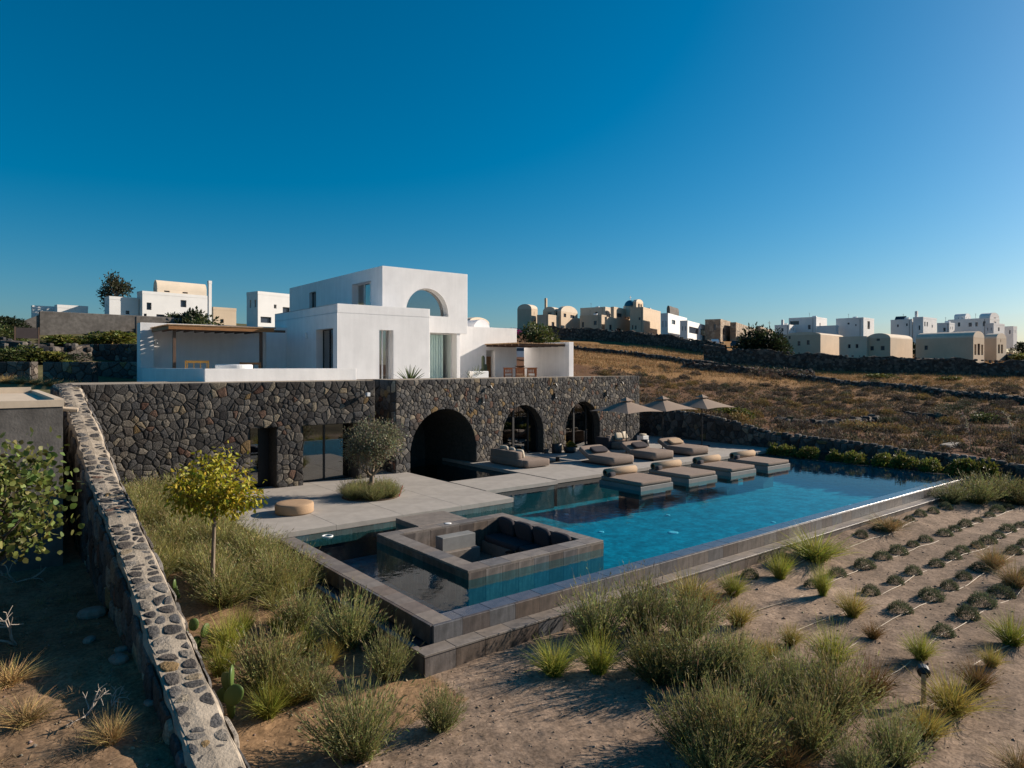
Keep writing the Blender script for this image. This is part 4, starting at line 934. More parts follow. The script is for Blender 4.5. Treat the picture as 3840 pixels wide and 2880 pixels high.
# barns on the right
H('vaulted_barn', 'long beige barrel-roofed building with arched sunlit gable behind the field wall', 'house', 3650, 115, 3434, 3691, 1332, 1265, 'beige_far', 'vy', 1.1, -2, [(.78, .84, .35, .6)], [(.1, .28, .02, .62), (.38, .62, .02, .66), (.72, .9, .02, .62), (.42, .58, .8, .98)])
H('vaulted_barn', 'beige barrel-roofed building left of the long barn, blank sunlit side', 'house', 3339, 122, 3253, 3422, 1333, 1267, 'beige_far', 'vx', .9, 4, [(.25, .42, .3, .55), (.72, .88, .3, .55), (.45, .6, .85, .98)])
H('flat_annex', 'low beige flat-roofed annex joined left of the barrel-roofed building', 'house', 3250, 124, 3147, 3266, 1325, 1266, 'cream_far', 'flat', 0, 5, [(.3, .4, .35, .6), (.58, .68, .35, .6)])
H('vaulted_barn', 'beige barrel-roofed building beside the big round dark tree', 'house', 3077, 128, 2944, 3162, 1312, 1254, 'beige_far', 'vx', .55, 8, [(.3, .38, .35, .65), (.56, .64, .3, .6), (.84, .9, .75, .95)])
H('vaulted_barn', 'small beige barrel-roofed building right of the long barn', 'house', 3737, 124, 3690, 3774, 1326, 1268, 'beige_far', 'vy', .95, -3, [], [(.15, .35, .02, .6), (.45, .65, .02, .6), (.4, .6, .75, .95)])
H('white_house', 'white hillside house with weathered top right of the ruin', 'house', 3061, 175, 2958, 3101, 1248, 1192, 'white_far', 'flat', 0, 8, [(.62, .95, .6, .85), (.2, .3, .25, .55)], [(.3, .4, .4, .7)])
H('white_house', 'low white house left of the weathered white house', 'house', 2960, 172, 2905, 2985, 1250, 1221, 'white_far', 'flat', 0, 10, [(.4, .55, .3, .7)], chim=(.1, .5, 1.6))
H('white_house', 'plain white block house with one dark door on its right face', 'house', 3238, 170, 3135, 3278, 1248, 1194, 'white_far', 'flat', 0, 5, [(.5, .58, .62, .75), (.25, .3, .5, .62)], [(.35, .6, .3, .85)])
H('white_wall', 'low white wall between the two white block houses', 'wall', 3134, 171, 3062, 3145, 1248, 1224, 'white_far', 'flat', 0, 7)
H('white_house', 'white house with two lit arched windows and chimney', 'house', 3462, 165, 3424, 3513, 1248, 1192, 'white_far', 'flat', 0, 1, [(.3, .45, .2, .5)], [(.08, .17, .45, .75), (.25, .34, .45, .75), (.62, .7, .4, .6)], chim=(.1, .8, 1.8))
o_ = H('white_house', 'white flat house with roof solar panel left of the arched-window house', 'house', 3420, 168, 3340, 3436, 1248, 1200, 'white_far', 'flat', 0, 2, [(.2, .28, .55, .75), (.62, .7, .5, .7)])
hz_ = zat(1200, 168) - zat(1248, 168); sp = MB().add([(1, 2, hz_), (1, 4.5, hz_), (2.2, 4.5, hz_ + 1.2), (2.2, 2, hz_ + 1.2), (1, 2, hz_ - .1), (1, 4.5, hz_ - .1), (2.2, 4.5, hz_ + 1.1), (2.2, 2, hz_ + 1.1)], [(0, 1, 2, 3), (7, 6, 5, 4), (0, 4, 5, 1), (2, 6, 7, 3), (1, 5, 6, 2), (3, 7, 4, 0)]).build('solar_panel', M['solar'], o_)
H('white_house', 'large white house with grey barrel roof at the right skyline', 'house', 3712, 160, 3555, 3748, 1248, 1196, 'white_far', 'flat', 0, -2, [(.7, .76, .55, .85), (.28, .34, .5, .8), (.42, .5, .5, .8), (.1, .16, .5, .85)], [(.4, .65, .45, .85)])
H('vault_room', 'grey barrel-roofed upper room on the large right white house', 'house', 3713, 160.5, 3672, 3747, 1199, 1188, 'white_far', 'vy', 1.1, -3, [], [(.4, .65, .1, .9)])
H('vault_room', 'small grey barrel-roofed upper room at the left of the large white house', 'house', 3620, 166, 3578, 3640, 1199, 1186, 'white_far', 'vy', .75, -1)
H('white_house', 'low white lean-to in front of the large white house', 'house', 3560, 158, 3514, 3580, 1250, 1214, 'white_far', 'flat', 0, 0, [(.3, .5, .2, .6)])
H('white_house', 'small sunlit white house behind the long barn gable', 'house', 3726, 148, 3694, 3767, 1256, 1216, 'white_far', 'flat', 0, -3, [], [(.4, .55, .4, .75)])
H('white_house', 'last small white house at the right edge of the village', 'house', 3800, 172, 3765, 3814, 1262, 1227, 'white_far', 'flat', 0, -4, [(.3, .45, .3, .7)], [])
# beige cluster and church in the middle
H('beige_house', 'beige house with rounded roof at the left end of the hill cluster', 'house', 1993, 182, 1940, 2016, 1240, 1157, 'beige_far', 'vx', 1.3, 18, [], [(.45, .75, .3, .5), (.4, .7, .72, .88)])
H('beige_house', 'beige two-level house front with small windows below arched gables', 'house', 2056, 176, 2014, 2174, 1240, 1183, 'beige_far', 'flat', 0, 18, [], [(.1, .18, .3, .6), (.38, .44, .25, .55), (.55, .6, .3, .5), (.78, .88, .1, .5)])
H('beige_house', 'beige vaulted upper storey with chimney in the hill cluster', 'house', 2082, 181, 2036, 2102, 1190, 1166, 'beige_far', 'vx', 1.2, 18, [(.3, .6, .3, .8)], [(.2, .8, .2, .7)], chim=(.1, .8, 3.6))
H('beige_house', 'beige arched gable storey with round window right of the chimney', 'house', 2104, 180, 2090, 2166, 1190, 1167, 'beige_far', 'vy', 1.7, 18, [], [(.15, .3, .1, .7), (.55, .8, .1, .6)])
H('beige_house', 'beige low house in the middle of the hill cluster', 'house', 2256, 178, 2174, 2274, 1236, 1184, 'beige_far', 'flat', 0, 18, [(.22, .36, .35, .65), (.8, .9, .2, .6)], [])
H('beige_house', 'beige upper house with scalloped roof behind the low middle house', 'house', 2270, 187, 2176, 2294, 1200, 1154, 'cream_far', 'flat', 0, 18, [(.3, .4, .4, .7)], [])
H('beige_house', 'sunlit beige terrace house below the blue dome', 'house', 2276, 174, 2268, 2363, 1240, 1192, 'beige_far', 'flat', 0, 20, [], [(.1, .2, .1, .5), (.4, .6, .05, .3)])
H('beige_house', 'beige house with two dark windows beside the blue dome', 'house', 2302, 182, 2290, 2370, 1200, 1154, 'beige_far', 'flat', 0, 20, [], [(.18, .42, .3, .62), (.6, .85, .3, .75)])
H('beige_house', 'tall beige house with blank sunlit wall right of the dome', 'house', 2412, 176, 2362, 2477, 1245, 1155, 'beige_far', 'flat', 0, 24, [(.5, .62, .12, .28), (.2, .35, .5, .62), (.75, .85, .12, .3)], [])
H('bell_gable', 'beige belfry block next to the blue dome', 'belfry', 2386, 186, 2374, 2412, 1156, 1132, 'beige_far', 'vy', .9, 20, [], [(.25, .5, .1, .8), (.6, .8, .1, .8)])
ch = thing('church_dome', 'blue church dome with cross rising above the beige hill houses', 'dome', (*at(2364, 190)[:2], 0)); zc = zat(1150, 190)
MB().lathe([(1.95, zc - 3), (1.95, zc - .1), (2.05, zc), (1.9, zc + .05)], n=24).build('drum', M['cream_far'], ch); MB().lathe([(1.72 * math.cos(a), zc + .06 + 1.75 * math.sin(a)) for a in np.linspace(0, 1.5, 10)], n=28).build('dome', M['dome'], ch, True)
cr = MB(); cr.box(-.07, .07, -.07, .07, zc + 1.75, zc + 3.0); cr.box(-.35, .35, -.06, .06, zc + 2.5, zc + 2.65); cr.build('cross', M['paint_white'], ch)
H('white_house', 'cream round-cornered house with small windows left of white terrace house', 'house', 2505, 172, 2478, 2576, 1262, 1178, 'white_far', 'flat', 0, 24, [], [(.18, .36, .6, .8), (.18, .36, .15, .35)])
H('rooftop_hut', 'dark rooftop hut on the cream round-cornered house', 'hut', 2512, 176, 2500, 2546, 1179, 1160, 'grey_plaster', 'vx', 1.0, 24)
H('white_house', 'white terrace house with wide dark window band and rooftop rail', 'house', 2578, 166, 2550, 2664, 1264, 1206, 'white_far', 'flat', 0, 24, [], [(.06, .46, .3, .72), (.54, .95, .3, .72)])
H('ruined_house', 'ruined roofless stone house right of white terrace house', 'ruin', 2702, 178, 2644, 2740, 1275, 1200, 'rubble', 'flat', 0, 22, [(.3, .45, .5, .8)], [(.2, .4, .3, .6)])
H('ruined_wall', 'broken beige rubble wall stretching right of the ruin', 'ruin', 2760, 182, 2738, 2850, 1275, 1212, 'rubble', 'flat', 0, 24, [], [(.5, .6, .3, .6)])
H('ruined_wall', 'low tail of rubble wall behind the big round tree', 'ruin', 2850, 185, 2835, 2930, 1275, 1226, 'rubble', 'flat', 0, 24, [], [])
H('white_house', 'small cream vault-roofed house peeking over the villa annex', 'house', 1760, 150, 1735, 1835, 1240, 1206, 'cream_far', 'vy', 1.2, 24)
# left-hand houses
H('white_house', 'white house with long barrel roof on the left skyline', 'house', 534, 92, 514, 782, 1190, 1098, 'white_far', 'flat', 0, 10, [], [(.06, .13, .32, .62), (.56, .65, .52, .82), (.02, .12, .0, .16), (.2, .32, .0, .16), (.38, .55, .0, .16)])
H('vault_room', 'cream barrel-roofed upper room on the left skyline house', 'house', 590, 95, 575, 775, 1100, 1082, 'cream_far', 'vx', 1.25, 10, [], [])
H('roof_pier', 'thin white chimney wall at the right end of the left skyline house', 'wall', 783, 93, 779, 794, 1170, 1060, 'white_far', 'flat', 0, 10)
H('white_house', 'low shaded white house left of the barrel-roofed house', 'house', 410, 90, 392, 520, 1180, 1118, 'white_far', 'flat', 0, 8, [], [(.55, .68, .08, .3)])
H('white_wall', 'low white garden wall at far left above the grey wall', 'wall', 215, 88, 205, 330, 1180, 1150, 'white_far', 'flat', 0, 8)
H('white_block', 'small white end block at the far left skyline', 'wall', 122, 88, 117, 212, 1185, 1153, 'white_far', 'flat', 0, 8)
H('beige_house', 'small beige flat house behind the bushes between white houses', 'house', 800, 96, 794, 886, 1215, 1158, 'beige_far', 'flat', 0, 10, [], [(.3, .45, .1, .35)])
H('white_house', 'white two-storey house with terraces left of the villa', 'house', 967, 84, 925, 1090, 1215, 1100, 'white_far', 'flat', 0, 14, [(.15, .3, .55, .8), (.6, .72, .55, .8)], [(.48, .56, .55, .68), (.75, .98, .35, .62), (.08, .4, .05, .25)])
t = thing('retaining_wall', 'long dark grey concrete retaining wall on the left hillside', 'wall', (*at(150, 62)[:2], 0), math.radians(6)); z0 = zat(1275, 62) - 1
MB().box(0, 11.3, 0, .6, z0, zat(1166, 62), ch=.05).build('wall', M['grey_plaster'], t)
MB().add([(-2.2, .1, z0), (-.004, .1, z0), (-.004, .55, z0), (-2.2, .55, z0), (-.004, .1, zat(1180, 62)), (-.004, .55, zat(1180, 62)), (-2.2, .1, zat(1225, 62)), (-2.2, .55, zat(1225, 62))], [(0, 1, 4, 6), (3, 7, 5, 2), (6, 4, 5, 7), (0, 6, 7, 3)]).build('sloped_end', M['grey_plaster'], t)
t = thing('retaining_wall', 'shorter grey concrete wall stepping up toward the bushes', 'wall', (*at(512, 66)[:2], 0), math.radians(8)); MB().box(0, 4.2, 0, .5, zat(1275, 66), zat(1186, 66), ch=.05).build('wall', M['grey_plaster'], t)
t = thing('notice_board', 'dark notice board on two posts in front of the grey wall', 'sign', (*at(54, 46)[:2], 0), math.radians(4)); zb = zat(1290, 46); zt = zat(1228, 46)
for x in (0.03, 1.36): MB().box(x - .04, x + .04, -.04, .04, zb - .6, zt + .06).build('post', M['wood_dark'], t)
MB().box(.08, 1.31, -.03, .03, zat(1268, 46), zt, ch=.005).build('board', M['sign'], t)
# neighbour's grey building by the boundary wall
nb = thing('grey_outbuilding', 'grey rendered flat-roofed building left of the sloping wall', 'building', (1.5, 16.6, 0)); zt = 3.62
MB().box(-9, 0, 0, 6.8, -.5, zt - .14).build('wall', M['grey_plaster'], nb)
m = MB(); m.box(-9.02, .02, -.02, .14, zt - .138, zt); m.box(-.14, .02, .142, 6.82, zt - .138, zt + .02); m.box(-9.02, -.142, 6.68, 6.82, zt - .138, zt + .1); m.build('roof_parapet', M['roof_cement'], nb)
box('roof', M['roof_cement'], nb, -8.9, -.141, .141, 6.67, zt - .139, zt - .06)
MB().tube([(.0, 1.6, zt - .25), (.42, 1.5, zt - .30)], .05, 10).build('spout', M['roof_cement'], nb); MB().tube([(-2.3, 6.5, zt - .04), (-2.3, 6.5, zt + .3)], .06, 10).build('vent_pipe', M['paint_white'], nb)
# rough hillside walls
def rough_wall(label, pts, hh, th=.6, top=None, mat='field_stone', rub=True, seed=0):
    r = np.random.default_rng(seed); t = thing('field_wall', label, 'stone wall'); P = [Vector((*at(px, d)[:2], 0)) for px, d in pts]; Q = []
    for a, b in zip(P[:-1], P[1:]):
        n = max(2, int((b - a).length / .8)); Q += [a.lerp(b, i / n) for i in range(n)]
    Q.append(P[-1]); V = []; n = len(Q); K = 7
    for i, p in enumerate(Q):
        tn = (Q[min(i + 1, n - 1)] - Q[max(i - 1, 0)]).normalized(); nr = Vector((tn.y, -tn.x, 0))
        if nr.dot(p) > 0: nr = -nr          # towards the camera
        g = gh(p.x, p.y); h = hh(i / (n - 1)) if callable(hh) else hh; h *= 1 + .1 * math.sin(i * .55 + seed) + r.normal(0, .05)
        for (o, z) in ((th * .62, -.8), (th * .6, h * .33), (th * .5, h * .72), (th * .38, h), (-th * .3, h + .02), (-th * .5, h * .7), (-th * .6, -.8)):
            q = p + nr * (o + r.normal(0, .06)); V.append((q.x, q.y, g + z + r.normal(0, .05)))
    F = [(i * K + j, i * K + j + 1, (i + 1) * K + j + 1, (i + 1) * K + j) for i in range(n - 1) for j in range(K - 1)] + [tuple(range(K))]
    MB().add(V, F).build('wall_body', M[mat], t)
    if rub:
        m = MB()
        for i in range(0, n - 1):
            for q in range(3):
                p = Q[i].lerp(Q[i + 1], r.random()); g = gh(p.x, p.y); h = hh(i / (n - 1)) if callable(hh) else hh; s = r.uniform(.22, .5)
                tn = (Q[i + 1] - Q[i]).normalized(); nr = Vector((tn.y, -tn.x, 0)); nr = -nr if nr.dot(p) > 0 else nr
                f = r.random(); pp = p + nr * (th * .55 if q else 0); zz = g + (h * f if q else h)
                k = len(m.v); m.cushion((pp.x, pp.y, zz), (s * 1.3, s, s * .8), .7, rz=r.uniform(0, 3), nu=6, nv=4); m.c += [tuple(stone_col(r, .05, .62))] * (len(m.v) - k)
        tag(m.build('loose_stones', M['stone'], t), kind='stuff')
    return t
rough_wall('tall dark retaining wall below the beige hill houses', [(2050, 150), (2200, 152), (2330, 150), (2500, 140), (2720, 128)], lambda f: 2.7 - .5 * f, 1.0, seed=1)
rough_wall('long dark field wall in front of the beige barns', [(2640, 116), (2850, 112), (3050, 110), (3300, 107), (3600, 104), (4000, 100)], lambda f: 2.6 - .35 * f, .9, seed=2)
rough_wall('low dark terrace wall running diagonally through the golden field', [(2110, 122), (2400, 116), (2740, 104), (3050, 92), (3350, 80), (3720, 66), (3950, 60)], lambda f: .75 - .2 * f, .7, seed=3)
rough_wall('short low field wall under the brown thicket', [(2560, 98), (2700, 96), (2900, 97), (3050, 100)], .9, .6, seed=4)
rough_wall('tumbled stone bank beyond the pool-end wall', [(2920, 48), (3040, 46), (3180, 47), (3280, 50)], .3, .7, seed=5)
rough_wall('small tumbled stone heap at the right of the field', [(3420, 52), (3480, 50), (3520, 51)], .35, .7, seed=6)
rough_wall('broken stone terrace on the left hillside', [(-120, 44), (60, 43), (200, 43), (320, 45)], 1.0, 1.0, seed=8)
def near_wall(label, px0, px1, d, yt, seed, n=120, rot=0.):
    a = at(px0, d); b = at(px1, d * (1 + rot)); L = math.hypot(b[0] - a[0], b[1] - a[1]); dx, dy = (b[0] - a[0]) / L, (b[1] - a[1]) / L
    t = thing('garden_wall', label, 'stone wall'); zt = zat(yt, d)
    stone_face(t, lambda s, z, k: (a[0] + dx * s + dy * k, a[1] + dy * s - dx * k, z), L, flat(zt - 2.2), flat(zt), .30, [], .06, n, seed, .06, 'mortar', bright=.75)
    V = [(a[0] + dx * s - dy * k, a[1] + dy * s + dx * k, z) for z in (zt - 2.2, zt) for k in (.03, .5) for s in (0, L)]
    MB().add(V, [(0, 2, 3, 1), (4, 5, 7, 6), (0, 1, 5, 4), (2, 6, 7, 3), (0, 4, 6, 2), (1, 3, 7, 5)]).build('wall_core', M['field_stone'], t)
near_wall('lava-stone garden wall at the left edge behind the grey building', -260, 116, 33.5, 1356, 31)
near_wall('lava-stone garden wall section with yellow lichen edge', 160, 345, 32.5, 1357, 32)
near_wall('dark stone terrace wall on the left hillside below the shrubs', 312, 560, 46, 1290, 34, 80)
near_wall('shadowed stone wall between garden wall and white pergola bay', 340, 525, 38, 1357, 33, 80)
# ------------------------------------------------------------------ cars
def car(label, px, d, rz, paint, L=4.1):
    x, y, _ = at(px, d); t = thing('parked_car', label, 'car', (x, y, gh(x, y)), rz, 'cars parked in the village')
    pr = [(-2.05, .35), (-2.02, .75), (-1.85, .95), (-1.2, 1.0), (-.75, 1.42), (.65, 1.45), (1.25, 1.02), (1.95, .92), (2.05, .6), (2.03, .32)]
    V = []; n = len(pr)
    for yy, ins in ((-.85, 0), (.85, 0)):
        for (px_, z) in pr: k = .12 if z > 1.1 else 0; V.append((px_, yy * (1 - k), z))
    F = [(i, i + 1, n + i + 1, n + i) for i in range(n - 1)] + [tuple(range(n)), tuple(range(2 * n - 1, n - 1, -1)), (0, n, 2 * n - 1, n - 1)]
    bd = MB().add(V, F).build('body', paint, t)
    for s in (-1, 1): MB().add([(-1.05, s * .853, 1.0), (1.1, s * .853, 1.02), (.6, s * .765, 1.38), (-.7, s * .765, 1.36)], [(0, 1, 2, 3)]).build('side_window', M['solar'], bd)
    MB().add([(.70, -.70, 1.415), (.70, .70, 1.415), (1.22, .8, 1.06), (1.22, -.8, 1.06)], [(0, 1, 2, 3)]).build('windscreen', M['solar'], bd)
    for wx in (-1.3, 1.3):
        for s in (-1, 1): w = MB().tube([(wx, s * .88, .31), (wx, s * .68, .31)], .31, 16).build('wheel', M['black'], t); MB().tube([(wx, s * .885, .31), (wx, s * .86, .31)], .18, 12).build('rim', M['platform'], w)
car('white car parked right of the white terrace house', 2680, 160, .7, M['paint_white']); car('dark car parked left of the big round tree', 2760, 150, .4, M['paint_dark']); car('white car parked at the right edge of the village', 3818, 128, .9, M['paint_white']); car('dark blue van-like car below the last white house', 3795, 126, .6, M['paint_dark'])
car('white car glimpsed between villa annex and right pergola wall', 1952, 78, -.3, M['paint_white'])
for k, (px, d, h) in enumerate(((2722, 200, 6), (2770, 205, 5.5), (2818, 205, 5.5), (2862, 200, 6), (2885, 190, 6.5))):
    x, y, _ = at(px, d); t = thing('utility_pole', f'thin utility pole on the skyline behind the ruin, {ORD[k]} from the left', 'pole', (x, y, gh(x, y)), 0, 'utility poles behind the ruin'); MB().tube([(0, 0, -.5), (0, 0, h)], [.07, .05], 6).build('pole', M['wood_dark'], t); MB().box(-.7, .7, -.05, .05, h - .6, h - .5).build('crossarm', M['wood_dark'], t)
# ------------------------------------------------------------------ plants
def unit(v): return v / np.maximum(np.linalg.norm(v, axis=-1, keepdims=True), 1e-6)
def blades(r, base, dirs, ln, wd, droop, col, colt, seg=3):
    n = len(base); V = []; C = []
    side = unit(np.cross(dirs, r.normal(size=(n, 3)))); wd = np.broadcast_to(np.asarray(wd, float), (n,)); ln = np.broadcast_to(np.asarray(ln, float), (n,))
    for k in range(seg + 1):
        t = k / seg; p = base + dirs * (ln * t)[:, None]; p[:, 2] -= droop * ln * t * t
        h = (1 - .92 * t ** 1.5) * wd / 2
        V += [p - side * h[:, None], p + side * h[:, None]]; c = col * (1 - t) + colt * t; C += [c, c]
    V = np.stack(V, 1); C = np.stack(C, 1); m = 2 * (seg + 1)
    i = (np.arange(n) * m)[:, None]; F = np.concatenate([np.stack([i[:, 0] + 2 * k, i[:, 0] + 2 * k + 1, i[:, 0] + 2 * k + 3, i[:, 0] + 2 * k + 2], 1) for k in range(seg)])
    return V.reshape(-1, 3), F, C.reshape(-1, 3)
def leaves(r, pos, dirs, ln, wd, col, fold=.25):
    n = len(pos); side = unit(np.cross(dirs, r.normal(size=(n, 3)))); nor = np.cross(dirs, side)
    a = pos; b = pos + dirs * (ln * .45)[:, None] + side * (wd / 2)[:, None] + nor * (fold * wd)[:, None]; c = pos + dirs * ln[:, None]; d = pos + dirs * (ln * .45)[:, None] - side * (wd / 2)[:, None] + nor * (fold * wd)[:, None]
    V = np.stack([a, b, c, d], 1).reshape(-1, 3); i = (np.arange(n) * 4)[:, None]
    F = np.concatenate([i + np.array([[0, 1, 2]]), i + np.array([[0, 2, 3]])]); return V, F, np.repeat(col, 4, 0)
def merge(parts):
    V, T, Q, C, o = [], [], [], [], 0
    for (v, f, c) in parts:
        V.append(v); C.append(c); (Q if f.shape[1] == 4 else T).append(f + o); o += len(v)
    return np.concatenate(V), [np.concatenate(x) for x in (T, Q) if x], np.concatenate(C)
def cvar(r, n, col, v=.22, hue=.12):
    c = np.array(col)[None] * (1 + r.normal(0, v, (n, 1))) * (1 + r.normal(0, hue, (n, 3))); return np.clip(c, .008, .9)
def dome_dirs(r, n, mx): 
    ph = r.uniform(0, 2 * np.pi, n); th = np.radians(mx) * np.sqrt(r.uniform(0, 1, n)); return np.stack([np.sin(th) * np.cos(ph), np.sin(th) * np.sin(ph), np.cos(th)], 1)
def m_lavender(seed, stem=(.215, .215, .08), tip=(.235, .195, .105), n=330, nl=11):
    r = np.random.default_rng(seed); d = dome_dirs(r, n, 66); base = np.concatenate([r.normal(0, .07, (n, 2)), np.zeros((n, 1))], 1) + d * .05; base[:, 2] = 0
    ln = r.uniform(.42, .66, n) * (1.0 + .25 * (r.random(n) < .2)); cs = cvar(r, n, stem)
    parts = [blades(r, base, d, ln, .010, -.10 * r.uniform(.3, 1, n), cs * .8, np.where(r.random((n, 1)) < .25, cvar(r, n, tip), cs * 1.15))]
    k = np.repeat(np.arange(n), nl); t = r.uniform(.22, .92, len(k)); p = base[k] + d[k] * (ln[k] * t)[:, None]; p[:, 2] += .10 * .6 * ln[k] * t * t
    ld = unit(d[k] * 1.0 + r.normal(0, .45, (len(k), 3))); lc = cvar(r, len(k), stem, .25) * (.75 + .5 * t[:, None])
    parts.append(leaves(r, p, ld, r.uniform(.04, .075, len(k)), r.uniform(.007, .012, len(k)), lc))
    q = r.choice(n, n // 3, replace=False); p = base[q] + d[q] * ln[q][:, None] * .93; p[:, 2] += .06 * ln[q]
    parts.append(leaves(r, p, unit(d[q] + r.normal(0, .1, (len(q), 3))), r.uniform(.05, .1, len(q)), np.full(len(q), .014), cvar(r, len(q), tip)))
    return merge(parts)
def m_grass(seed, c0=(.19, .205, .03), c1=(.36, .35, .065), n=520, mx=58, L=(.4, .75), dr=.28, wd=.007):
    r = np.random.default_rng(seed); d = dome_dirs(r, n, mx); base = np.concatenate([r.normal(0, .05, (n, 2)), np.zeros((n, 1))], 1)
    ln = r.uniform(*L, n); return merge([blades(r, base, d, ln, wd, dr * r.uniform(.4, 1.3, n), cvar(r, n, c0), cvar(r, n, c1), 4)])
def m_cushion(seed, c=(.095, .108, .06), n=1900, R=.36, hz=.62):
    r = np.random.default_rng(seed); d = dome_dirs(r, n, 96); rad = R * r.uniform(.62, .98, n) * (1 + .12 * np.sin(d[:, 0] * 6 + seed) * np.cos(d[:, 1] * 5))
    p = d * rad[:, None]; p[:, 2] = np.maximum(p[:, 2] * hz, 0.005)
    return merge([leaves(r, p, unit(d * [1, 1, .8] + [0, 0, .35] + r.normal(0, .35, (n, 3))), r.uniform(.03, .065, n), r.uniform(.010, .017, n), cvar(r, n, c, .22))])
def m_thorn(seed, c=(.125, .095, .068), n=700, R=.5, hz=.62):
    r = np.random.default_rng(seed); d = dome_dirs(r, n, 94); rad = R * r.uniform(.55, 1.0, n) * (1 + .16 * np.sin(d[:, 0] * 5 + seed) * np.cos(d[:, 1] * 6 + seed))
    p = d * rad[:, None]; p[:, 2] = np.maximum(p[:, 2] * hz, 0.01)
    a = leaves(r, p, unit(d * .6 + r.normal(0, .5, (n, 3))), r.uniform(.07, .15, n), r.uniform(.018, .04, n), cvar(r, n, c, .3))
    n2 = n // 4; b = blades(r, np.zeros((n2, 3)), d[:n2] * [1, 1, hz], rad[:n2], .012, np.zeros(n2), cvar(r, n2, c) * .8, cvar(r, n2, c))
    return merge([a, b])
def m_bush(seed, c=(.085, .105, .03), n=1400, R=.5, hz=.9, leaf=(.05, .09), lobes=9):
    r = np.random.default_rng(seed); lc = np.concatenate([dome_dirs(r, lobes, 105) * R * r.uniform(.35, .72, (lobes, 1)), [[0, 0, .1]]]); lr = R * r.uniform(.25, .48, lobes + 1)
    k = r.integers(0, lobes + 1, n); d = unit(r.normal(size=(n, 3))); rad = lr[k] * r.uniform(.6, 1.02, n); p = lc[k] + d * rad[:, None]; p[:, 2] = p[:, 2] * hz + R * .35; p[:, 2] = np.maximum(p[:, 2], .01)
    tone = .75 + .25 * r.random(lobes + 1)[k]
    return merge([leaves(r, p, unit(d + [0, 0, .2] + r.normal(0, .5, (n, 3))), r.uniform(*leaf, n), r.uniform(leaf[0] * .5, leaf[1] * .5, n), cvar(r, n, c, .25) * tone[:, None])])
def mesh_of(name, data, mat): 
    me = mesh_np(name, data[0], data[1], data[2]); me.materials.append(mat); return me
LAV = [mesh_of('lavender', m_lavender(100 + i), M['leaf']) for i in range(4)]
LAVB = [mesh_of('lavender', m_lavender(120 + i, (.185, .172, .062), (.23, .175, .085)), M['leaf']) for i in range(2)]
GRS = [mesh_of('grass', m_grass(140 + i), M['leaf']) for i in range(3)]
GRY = [mesh_of('grass', m_grass(150 + i, (.20, .175, .035), (.38, .29, .075)), M['leaf']) for i in range(2)]
GRO = [mesh_of('grass', m_grass(160 + i, (.15, .09, .03), (.30, .18, .06)), M['leafdry']) for i in range(2)]
GRD = [mesh_of('grass', m_grass(170 + i, (.28, .18, .07), (.42, .30, .13), 380), M['leafdry']) for i in range(2)]
CUS = [mesh_of('foliage', m_cushion(180 + i), M['leaf']) for i in range(4)]
THN = [mesh_of('foliage', m_thorn(190 + i), M['leafdry']) for i in range(3)] + [mesh_of('foliage', m_thorn(196 + i, (.24, .165, .06)), M['leafdry']) for i in range(2)] + [mesh_of('foliage', m_thorn(198, (.10, .10, .055)), M['leafdry'])]
BSH = [mesh_of('foliage', m_bush(210 + i), M['leaf']) for i in range(3)]
BSD = [mesh_of('foliage', m_bush(220 + i, (.03, .042, .018), 1500), M['leaf']) for i in range(2)]
BSY = [mesh_of('foliage', m_bush(230 + i, (.16, .165, .035), 1300, leaf=(.07, .12)), M['leaf']) for i in range(3)]
def plant(name, label, cat, me, x, y, w, h=None, group=None, z=None, unitw=1.0, unith=1.0):
    o = bpy.data.objects.new(name, me); COL.objects.link(o); s = w / unitw; sz = s if h is None else h / unith
    o.location = (x, y, (gh(x, y) if z is None else z) - .01); o.scale = (s, s, sz); o.rotation_euler = (0, 0, R0.uniform(0, 6.28)); return tag(o, label, cat, group)
def pz(px, py, z=-.8):
    x, y = onZ(px, py, z)
    for _ in range(4): x, y = onZ(px, py, gh(x, y))
    return x, y
def Gp(x, y): return 2740 + x * .5304, 2000 + y * .5304
def Kp(x, y): return 1900 + x * .5305, 2000 + y * .5305
def Ap(x, y): return 900 + x * .6329, 1800 + y * .6329
def Tp(x, y): return x * .5304, 2000 + y * .5304
